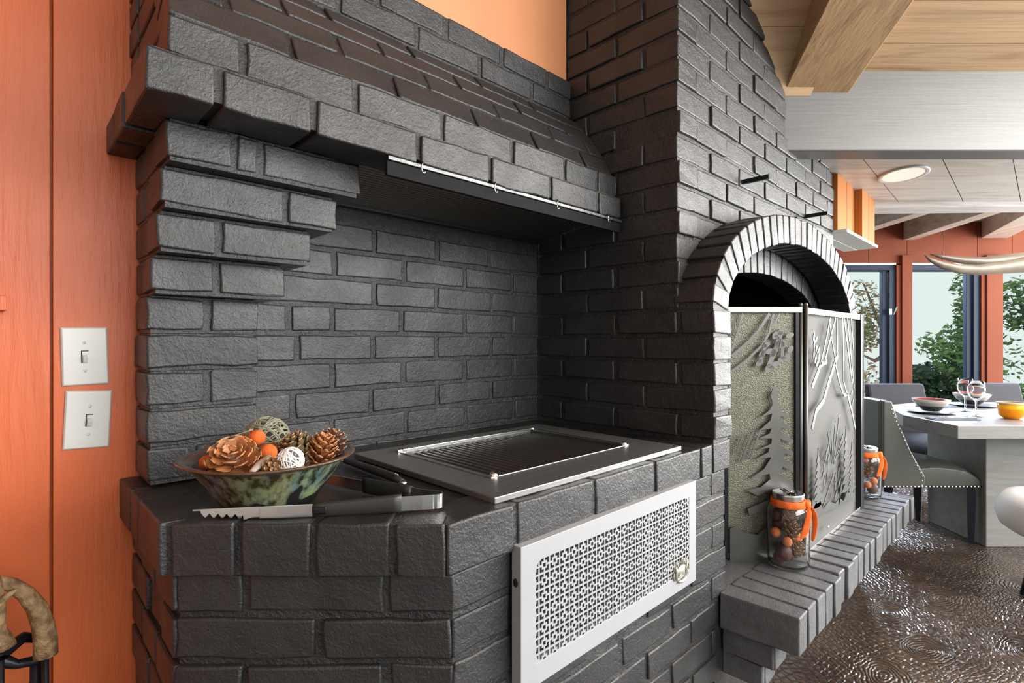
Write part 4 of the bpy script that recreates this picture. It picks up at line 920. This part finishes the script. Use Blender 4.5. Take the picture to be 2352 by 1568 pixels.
# ================================================================ orange boarded soffit box beside the chimney
sb = thing('orange_soffit', 'bright orange boarded box with white underside hanging beside the chimney', 'soffit', (3.48, .85, 1.79))
ORB = mat('bright_orange_boards', (.46, .16, .04), .6, spec=.12, bs=12, bd=.001)
for a, b, yy in ((3.157, 3.33, .800), (3.333, 3.45, .800), (3.452, 3.51, .805), (3.515, 3.66, .768), (3.663, 3.81, .768)):
    MB().bb(a+.001, b-.001, yy, yy+.02, 1.80, 2.10).build('board', ORB, sb, bev=.002)
MB().bb(3.157, 3.515, .82, .93, 1.80, 2.10).bb(3.515, 3.81, .788, .93, 1.80, 2.10).build('core', ORB, sb)
MB().bb(3.15, 3.83, .755, .862, 1.783, 1.80).bb(3.15, 3.84, .866, .94, 1.783, 1.80).build('underside', PLASTIC, sb, bev=.002)

# ================================================================ window wall
WZ = 4.8
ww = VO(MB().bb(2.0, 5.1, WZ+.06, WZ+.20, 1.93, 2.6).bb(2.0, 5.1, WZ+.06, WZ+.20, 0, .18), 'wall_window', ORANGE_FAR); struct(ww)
PM['wall_window'] = VM.copy()
hb = [2.0, 2.5, 2.95, 3.25, 3.60, 3.92, 4.24, 4.56, 4.90, 5.1]
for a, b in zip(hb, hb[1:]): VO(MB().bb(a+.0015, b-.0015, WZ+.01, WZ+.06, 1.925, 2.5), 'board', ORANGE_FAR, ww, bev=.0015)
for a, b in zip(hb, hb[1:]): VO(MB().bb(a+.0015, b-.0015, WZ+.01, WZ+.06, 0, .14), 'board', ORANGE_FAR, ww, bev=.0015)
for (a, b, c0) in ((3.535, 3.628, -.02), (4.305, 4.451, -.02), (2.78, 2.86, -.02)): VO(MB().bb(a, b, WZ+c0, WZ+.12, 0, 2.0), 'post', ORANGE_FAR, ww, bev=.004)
VO(MB().bb(2.0, 5.1, WZ-.02, WZ+.06, .14, .18), 'sill', ORANGE_FAR, ww)
def window(i, x0, x1):
    wn = thing('window_%d' % i, '', '', (x0, WZ, .66), V=True); del wn['label']; del wn['category']; struct(wn)
    VO(MB().bb(x0, x1, WZ, WZ+.05, 1.912, 1.930), 'window_frame', mat('pink_trim', (.72, .50, .46), .5) if 'pink_trim' not in bpy.data.materials else bpy.data.materials['pink_trim'], wn)
    fr = MB(); fr.bb(x0, x1, WZ+.01, WZ+.06, 1.866, 1.912).bb(x0, x1, WZ+.01, WZ+.06, .18, .23).bb(x1-.055, x1, WZ+.01, WZ+.06, .18, 1.91).bb(x0, x0+.012, WZ+.01, WZ+.06, .18, 1.91)
    fr.bb(x1-.105, x1-.062, WZ+.03, WZ+.07, .20, 1.89).bb(x0, x1, WZ+.03, WZ+.07, 1.855, 1.868)
    VO(fr, 'window_frame', NAVY, wn, bev=.003)
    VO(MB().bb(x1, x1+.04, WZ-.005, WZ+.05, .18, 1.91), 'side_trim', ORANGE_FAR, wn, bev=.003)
    VO(MB().bb(x0+.01, x1-.10, WZ+.045, WZ+.049, .22, 1.86), 'pane', PANE, wn)
    if i == 1: VO(MB().box((x1-.055, WZ-.0, 1.485), (.02, .02, .05)).tube([(x1-.03, WZ-.01, 1.46), (x1-.01, WZ-.03, 1.53)], .006, 6), 'latch', STEELB, wn)
PANE, n, p = nt('window_pane'); tr_ = N(n, 'ShaderNodeBsdfTransparent'); gs_ = N(n, 'ShaderNodeBsdfGlossy', Roughness=0.0); fr_ = N(n, 'ShaderNodeFresnel', IOR=1.03); mx_ = N(n, 'ShaderNodeMixShader'); n.links.new(fr_.outputs[0], mx_.inputs[0]); n.links.new(tr_.outputs[0], mx_.inputs[1]); n.links.new(gs_.outputs[0], mx_.inputs[2]); n.links.new(mx_.outputs[0], n.nodes['Material Output'].inputs[0]); p.inputs['Base Color'].default_value = (1, 1, 1, 1); p.inputs['Transmission Weight'].default_value = 1; p.inputs['Roughness'].default_value = 0; p.inputs['IOR'].default_value = 1.02
window(1, 2.86, 3.494); window(2, 3.628, 4.265); window(3, 4.455, 5.1)

# ================================================================ outside: ground and planting
struct(VO(MB().bb(1, 14, 5.0, 18, -.30, -.25), 'ground', GROUND))
def leaves(m, c, r, n_, sz, rnd, squash=1):
    for _ in range(n_):
        while True:
            q = Vector((rnd.uniform(-1, 1), rnd.uniform(-1, 1), rnd.uniform(-1, 1)))
            if q.length < 1: break
        p_ = Vector(c)+Vector((q.x*r, q.y*r, q.z*r*squash)); a = Vector((rnd.gauss(0, 1), rnd.gauss(0, 1), rnd.gauss(0, 1))).normalized(); b = a.orthogonal().normalized(); s = sz*rnd.uniform(.6, 1.4)
        m.add([p_-a*s, p_+b*s*.5, p_+a*s, p_-b*s*.5], [(0, 1, 2, 3)])
def shrub(lbl, x, d, stems, clusters, m, sz, seed, kind='garden_tree', cat='tree'):
    rnd = random.Random(seed); t = thing(kind, lbl, cat, (x, d, -.25), V=True)
    for s in stems: VO(MB().tube([(a, b, c_) for a, b, c_ in s], [.04*(1-.75*i/(len(s)-1)) for i in range(len(s))], 6), 'trunk', BARK, t)
    mb = MB()
    for (cx, cy, cz, r, nl, sq) in clusters: leaves(mb, (cx, cy, cz), r*1.08, int(nl*1.7), sz, rnd, sq)
    o = VO(mb, 'foliage', m, t); o['kind'] = 'stuff'
shrub('bare-branched tree with brown and green leaves outside the left window', 4.9, 7.2, [[(5.35, 7.2, -.25), (5.25, 7.2, .9), (5.0, 7.2, 1.5), (4.8, 7.2, 2.0)], [(5.2, 7.2, 1.1), (4.95, 7.2, .95), (4.75, 7.2, 1.05)], [(5.22, 7.2, .9), (5.2, 7.2, 1.4), (5.3, 7.2, 1.9)]],
      [(4.8, 7.2, 1.75, .30, 170, 1), (5.05, 7.2, 1.45, .28, 260, 1), (4.72, 7.2, 1.2, .2, 110, 1), (4.85, 7.2, .72, .30, 150, .7), (5.12, 7.2, .1, .25, 120, .6), (4.72, 7.2, .35, .22, 160, 1.2)], LEAFB, .035, 11)
shrub('dense green shrub low outside the left window', 4.75, 8.0, [[(5.2, 8.0, -.25), (5.2, 8.0, .8)]], [(5.2, 8.0, 1.35, .26, 220, 1.0), (5.1, 8.0, .1, .26, 200, 1.2)], LEAFA, .04, 12, 'garden_shrub', 'shrub')
shrub('tall green climbing tree outside the middle window', 6.4, 7.2, [[(6.45, 7.2, -.25), (6.4, 7.2, 1.2), (6.3, 7.2, 2.2)]],
      [(6.28, 7.2, 2.0, .22, 190, 1), (6.35, 7.2, 1.65, .27, 420, 1), (6.25, 7.2, 1.2, .33, 560, 1), (6.05, 7.2, .95, .22, 200, .8), (6.35, 7.2, .8, .3, 260, 1), (5.75, 7.2, 1.15, .20, 90, .9)], LEAFA, .042, 13)
shrub('low dark green hedge outside the middle window', 6.0, 7.8, [[(6.2, 7.8, -.25), (6.2, 7.8, .4)]],
      [(5.95, 7.8, .60, .30, 520, .9), (6.35, 7.8, .66, .32, 520, .8), (6.75, 7.8, .62, .3, 360, .8), (6.2, 7.8, .25, .5, 900, .42), (6.7, 7.8, .22, .45, 600, .42)], mat('hedge_leaves', (.05, .13, .06), .6, col2=(.015, .045, .03), vs=4), .05, 14, 'garden_hedge', 'hedge')
shrub('loose leafy branches outside the right window', 7.0, 7.2, [[(7.3, 7.2, -.25), (7.1, 7.2, 1.2), (6.85, 7.2, 2.0)]],
      [(6.95, 7.2, 1.85, .25, 200, 1), (6.9, 7.2, 1.5, .2, 120, .7), (6.95, 7.2, 1.0, .28, 60, 1), (7.05, 7.2, .35, .28, 420, 1)], LEAFA, .045, 15)

# ================================================================ dining table
tb = thing('dining_table', 'pale grey wooden dining table with a thick angular top and wide pedestal', 'table', (3.3, 3.4, 0), V=True)
VO(MB().prism([(2.408, 2.85), (4.2, 2.85), (4.35, 3.45), (3.95, 3.95), (3.1, 3.98), (2.66, 3.76), (2.43, 3.28)], .688, .760), 'tabletop', TABLEW, tb, bev=.003)
VO(MB().prism([(2.803, 3.12), (3.62, 3.12), (3.62, 3.58), (2.818, 3.58)], 0, .688), 'pedestal', TABLEW, tb, bev=.004)
def chair(lbl, x, d, rz, wings, fab, legm, h=.865, grp=None):
    t = thing('dining_chair', lbl, 'chair', (x, d, 0), rz, grp, V=True)
    def B(m, nm, mt, **k): return m.build(nm, mt, t, world=False, **k)
    w2 = .235
    # seat, local +x is the front
    m = MB(); K = 10; vs = []; fs = []
    for i in range(K+1):
        f = i/K; xx = -.20+.49*f; top = .435+.045*math.sin(PI*min(1, f*.9+.1))-(.035*max(0, f-.85)/.15)
        for j in range(9):
            g = j/8; yy = -w2+2*w2*g; z = top+.015*math.sin(PI*g)-(.02 if j in (0, 8) else 0)
            vs.append((xx, yy, z))
    for i in range(K):
        for j in range(8): k = i*9+j; fs.append((k, k+9, k+10, k+1))
    b0 = len(vs); rim = [i*9 for i in range(K+1)]+[K*9+j for j in range(1, 9)]+[i*9+8 for i in range(K-1, -1, -1)]+[j for j in range(7, 0, -1)]
    for r in rim: vs.append((vs[r][0], vs[r][1], .350))
    R_ = len(rim)
    for i in range(R_): fs.append((rim[i], b0+i, b0+(i+1) % R_, rim[(i+1) % R_]))
    fs.append(tuple(b0+i for i in range(R_))[::-1]); m.add(vs, fs); B(m, 'seat', fab, smooth=True, bev=.006)
    # back
    pr = [(-.225, .345), (-.14, .345), (-.15, .50), (-.19, .70), (-.235, h), (-.285, h+.003), (-.27, .6)]
    if wings: pr = [(-.31, .345), (-.17, .345), (-.20, .60), (-.255, h-.02), (-.26, h), (-.315, h), (-.315, .6)]
    m = MB().prism(pr, -w2, w2, (0, 0, 0), (1, 0, 0), (0, 0, 1)); B(m, 'backrest', fab, bev=.018)
    if wings:
        for s in (-1, 1):
            pw = [(-.305, .345), (-.06, .345), (-.055, .41), (-.14, .56), (-.215, .74), (-.255, h-.005), (-.305, h-.002)]
            m = MB().prism(pw, s*w2-.018*(1 if s > 0 else 1)-.0, s*w2+.018, (0, 0, 0), (1, 0, 0), (0, 0, 1)); B(m, 'wing', fab, bev=.008)
            nm = MB(); yy = -(s*w2+.018*1) if s > 0 else -(s*w2-.018)
            yy = -w2-.019 if s > 0 else w2+.019
            line = [(-.075, .415), (-.15, .56), (-.232, .74), (-.268, h-.03)]
            def dots(l, st):
                for (a, b) in zip(l, l[1:]):
                    L_ = math.dist(a, b); n_ = max(1, int(L_/st))
                    for k in range(n_): nm.ball((a[0]+(b[0]-a[0])*k/n_, yy, a[1]+(b[1]-a[1])*k/n_), (.0048, .003, .0048), 6, 4)
            dots(line, .022); dots([(-.30, .352), (.28, .352)], .022); dots([(-.078, .36), (-.075, .415)], .022)
            o = B(nm, 'nailhead_trim', CHROME, smooth=True); o['kind'] = 'stuff'
    for sx in (-1, 1):
        for sy in (-1, 1):
            cx_, cy_ = (.255 if sx > 0 else -.245), sy*(w2-.028)
            m = MB().tube([(cx_, cy_, .36), (cx_+sx*.0, cy_, .18), (cx_+sx*(.0 if sx > 0 else .03), cy_, 0)], [.030, .026, .019], 4); B(m, 'leg', legm)
    return t
LEGB = mat('black_chair_leg', (.012, .014, .022), .35)
chair('grey-green leather dining chair with nailhead trim at the left side of the table', 2.515, 3.39, 0, True, LEATHER, LEGB)
chair('grey upholstered chair behind the left half of the table', 3.17, 4.12, -PI/2, False, GREYF, LEGB)
chair('grey upholstered chair behind the table at the right edge of the photo', 4.02, 4.18, -PI/2, False, GREYF, LEGB)
wt = thing('upholstered_stool', 'rounded white upholstered seat with pleated sides in front of the table', 'stool', (2.565, 2.42, 0), V=True)
MB().lathe([(0, .505), (.17, .503), (.225, .49), (.255, .455), (.262, .40), (.245, .345), (.20, .312), (.0, .30)], (0, 0, 0), 64, lambda q, i: 1+(.006*math.sin(26*q) if i in (4, 5, 6) else 0)).build('seat', WHITEF, wt, smooth=True, world=False)
for q in range(4):
    a = q*PI/2+PI/4; MB().tube([(.10*math.cos(a), .10*math.sin(a), .31), (.16*math.cos(a), .16*math.sin(a), 0)], [.018, .012], 8).build('leg', IRON, wt, world=False)

# ---------------- tableware (all in the table grid)
TZ = .7602
STONE = mat('striped_bowl_glaze', (.55, .53, .48), .3); 
m_, n, p = nt('banded_glaze'); sp = N(n, 'ShaderNodeSeparateXYZ'); n.links.new(coords(n, 'object'), sp.inputs[0])
r_ = ramp(n, sp.outputs[2], [(0, (.05, .05, .055)), (.034, (.06, .06, .065)), (.036, (.42, .41, .37)), (.05, (.36, .35, .32)), (.066, (.55, .54, .50))]); r_.color_ramp.interpolation = 'LINEAR'
n.links.new(r_.outputs[0], p.inputs[0]); p.inputs['Roughness'].default_value = .25; BAND = m_
REDG = mat('red_glaze', (.30, .06, .05), .25); DARKPL = mat('dark_stoneware', (.02, .02, .025), .35)
def soupbowl(lbl, x, d, r):
    t = thing('bowl', lbl, 'bowl', (x, d, TZ+.014), V=True)
    MB().lathe([(0, 0), (r*.45, 0), (r*.5, .006), (r*.8, .035), (r, .066), (r*1.02, .074)], (0, 0, 0), 40).build('bowl_outside', BAND, t, smooth=True, world=False)
    MB().lathe([(r*1.02, .074), (r*.95, .074), (r*.75, .036), (r*.4, .008), (0, .006)], (0, 0, 0), 40).build('bowl_inside', REDG, t, smooth=True, world=False)
def plate(lbl, x, d, r):
    t = tag(VO(MB().lathe([(0, .002), (r*.6, 0), (r, .010), (r, .0135), (r*.62, .006), (0, .006)], (x, d, TZ), 40), 'plate', DARKPL, smooth=True), lbl, 'plate')
def napkin(lbl, x, d, rz):
    t = thing('napkin', lbl, 'napkin', (x, d, TZ), rz, V=True)
    MB().bb(-.16, .10, -.045, .045, 0, .006).bb(-.15, .09, -.03, .05, .006, .010).build('cloth', mat('napkin_cloth', (.18, .20, .25), .8, var=.3, vs=20) if 'napkin_cloth' not in bpy.data.materials else bpy.data.materials['napkin_cloth'], t, world=False, bev=.002)
    return t
def cutlery(lbl, x, d, rz, kind):
    t = thing(kind, lbl, kind.replace('_', ' '), (x, d, TZ+.0122), rz, V=True)
    MB().tube([(-.10, 0, .002), (.0, 0, .003), (.05, 0, .003)], [.006, .003, .003], 8, flat=.3).build('handle', STEELB, t, smooth=True, world=False)
    if kind == 'knife': MB().prism([(.045, -.004), (.12, -.008), (.13, .002), (.045, .004)], .001, .003).build('blade', STEELB, t, world=False)
    else:
        MB().bb(.048, .07, -.009, .009, .001, .003).build('head', STEELB, t, world=False)
        for q in (-.0075, -.0025, .0025, .0075): MB().bb(.07, .10, q-.0012, q+.0012, .001, .003).build('tine', STEELB, t, world=False)
WGLASS = mat('thin_glass', (1, 1, 1), .0, Transmission_Weight=1.0, IOR=1.18)
def wineglass(lbl, x, d):
    t = thing('wine_glass', lbl, 'wine glass', (x, d, TZ), V=True)
    MB().lathe([(0, .0), (.036, .0), (.036, .002), (.006, .006), (.0045, .02), (.004, .085), (.008, .095), (.030, .115), (.043, .145), (.044, .17), (.038, .215), (.0365, .215), (.0425, .17), (.0415, .146), (.029, .118), (.006, .098), (0, .097)], (0, 0, 0), 36).build('glass', WGLASS, t, smooth=True, world=False)
plate('dark plate under the nearer striped bowl', 2.668, 3.36, .125); soupbowl('striped stoneware bowl with red inside on the nearer dark plate', 2.668, 3.36, .098)
napkin('dark folded napkin lying before the nearer bowl', 2.60, 3.08, 0); cutlery('knife on the nearer napkin', 2.58, 3.065, 0, 'knife'); cutlery('fork on the nearer napkin', 2.60, 3.10, .05, 'fork')
plate('dark plate under the farther bowl behind the wine glasses', 3.24, 3.72, .14); soupbowl('striped stoneware bowl behind the wine glasses', 3.24, 3.72, .105)
napkin('dark folded napkin left of the farther plate', 2.98, 3.66, .1)
wineglass('clear wine glass standing nearer, right of the pair', 2.815, 3.20); wineglass('clear wine glass standing farther, left of the pair', 2.955, 3.44)
bl = thing('votive_bowl', 'translucent orange glass bowl at the right edge of the table', 'bowl', (2.935, 3.10, TZ), V=True)
OG = mat('orange_glass', (.95, .36, .015), .12, Transmission_Weight=.35, IOR=1.3); OG2 = mat('yellow_glass', (.98, .55, .02), .12, Transmission_Weight=.3, IOR=1.3)
MB().lathe([(0, .0), (.034, .0), (.040, .006), (.058, .022), (.062, .060)], (0, 0, 0), 36).build('bowl_base', OG, bl, smooth=True, world=False)
MB().lathe([(.062, .060), (.065, .092), (.062, .092), (.058, .05), (.036, .01), (0, .008)], (0, 0, 0), 36).build('bowl_side', OG2, bl, smooth=True, world=False)
MB().lathe([(.063, .090), (.069, .092), (.069, .099), (.062, .099)], (0, 0, 0), 36).build('rim', PLASTIC, bl, smooth=True, world=False)
MB_ = VO(MB().lathe([(0, .001), (.10, .0), (.13, .006), (.13, .009), (0, .004)], (3.17, 3.02, TZ), 40), 'plate', mat('pale_plate', (.55, .58, .62), .3), smooth=True); tag(MB_, 'pale plate right of the orange glass bowl at the photo edge', 'plate')

# ================================================================ horn chandelier
hc = thing('horn_chandelier', 'pair of long polished cattle horns pointing left, hanging before the windows', 'horns', (2.75, 2.36, 1.6), V=True)
VO(MB().tube([(1.876, 2.40, 1.607), (1.905, 2.40, 1.585), (1.955, 2.40, 1.563), (2.03, 2.40, 1.546), (2.12, 2.40, 1.540), (2.22, 2.40, 1.550), (2.34, 2.40, 1.565), (2.5, 2.40, 1.58), (2.72, 2.38, 1.60)], [.002, .009, .016, .021, .024, .027, .036, .045, .05], 20), 'horn', BONE, hc, smooth=True)
VO(MB().tube([(1.949, 2.46, 1.622), (2.00, 2.46, 1.610), (2.09, 2.46, 1.594), (2.20, 2.46, 1.585), (2.32, 2.46, 1.590), (2.5, 2.46, 1.60), (2.72, 2.40, 1.60)], [.002, .009, .016, .024, .034, .042, .05], 20), 'horn', BONE, hc, smooth=True)
VO(MB().ball((2.76, 2.39, 1.60), (.09, .08, .08), 16, 10), 'mount', IRON, hc, smooth=True)
VO(MB().tube([(2.76, 2.37, 1.66), (2.76, 2.37, 2.05)], .008, 8), 'hanging_rod', IRON, hc, smooth=True)
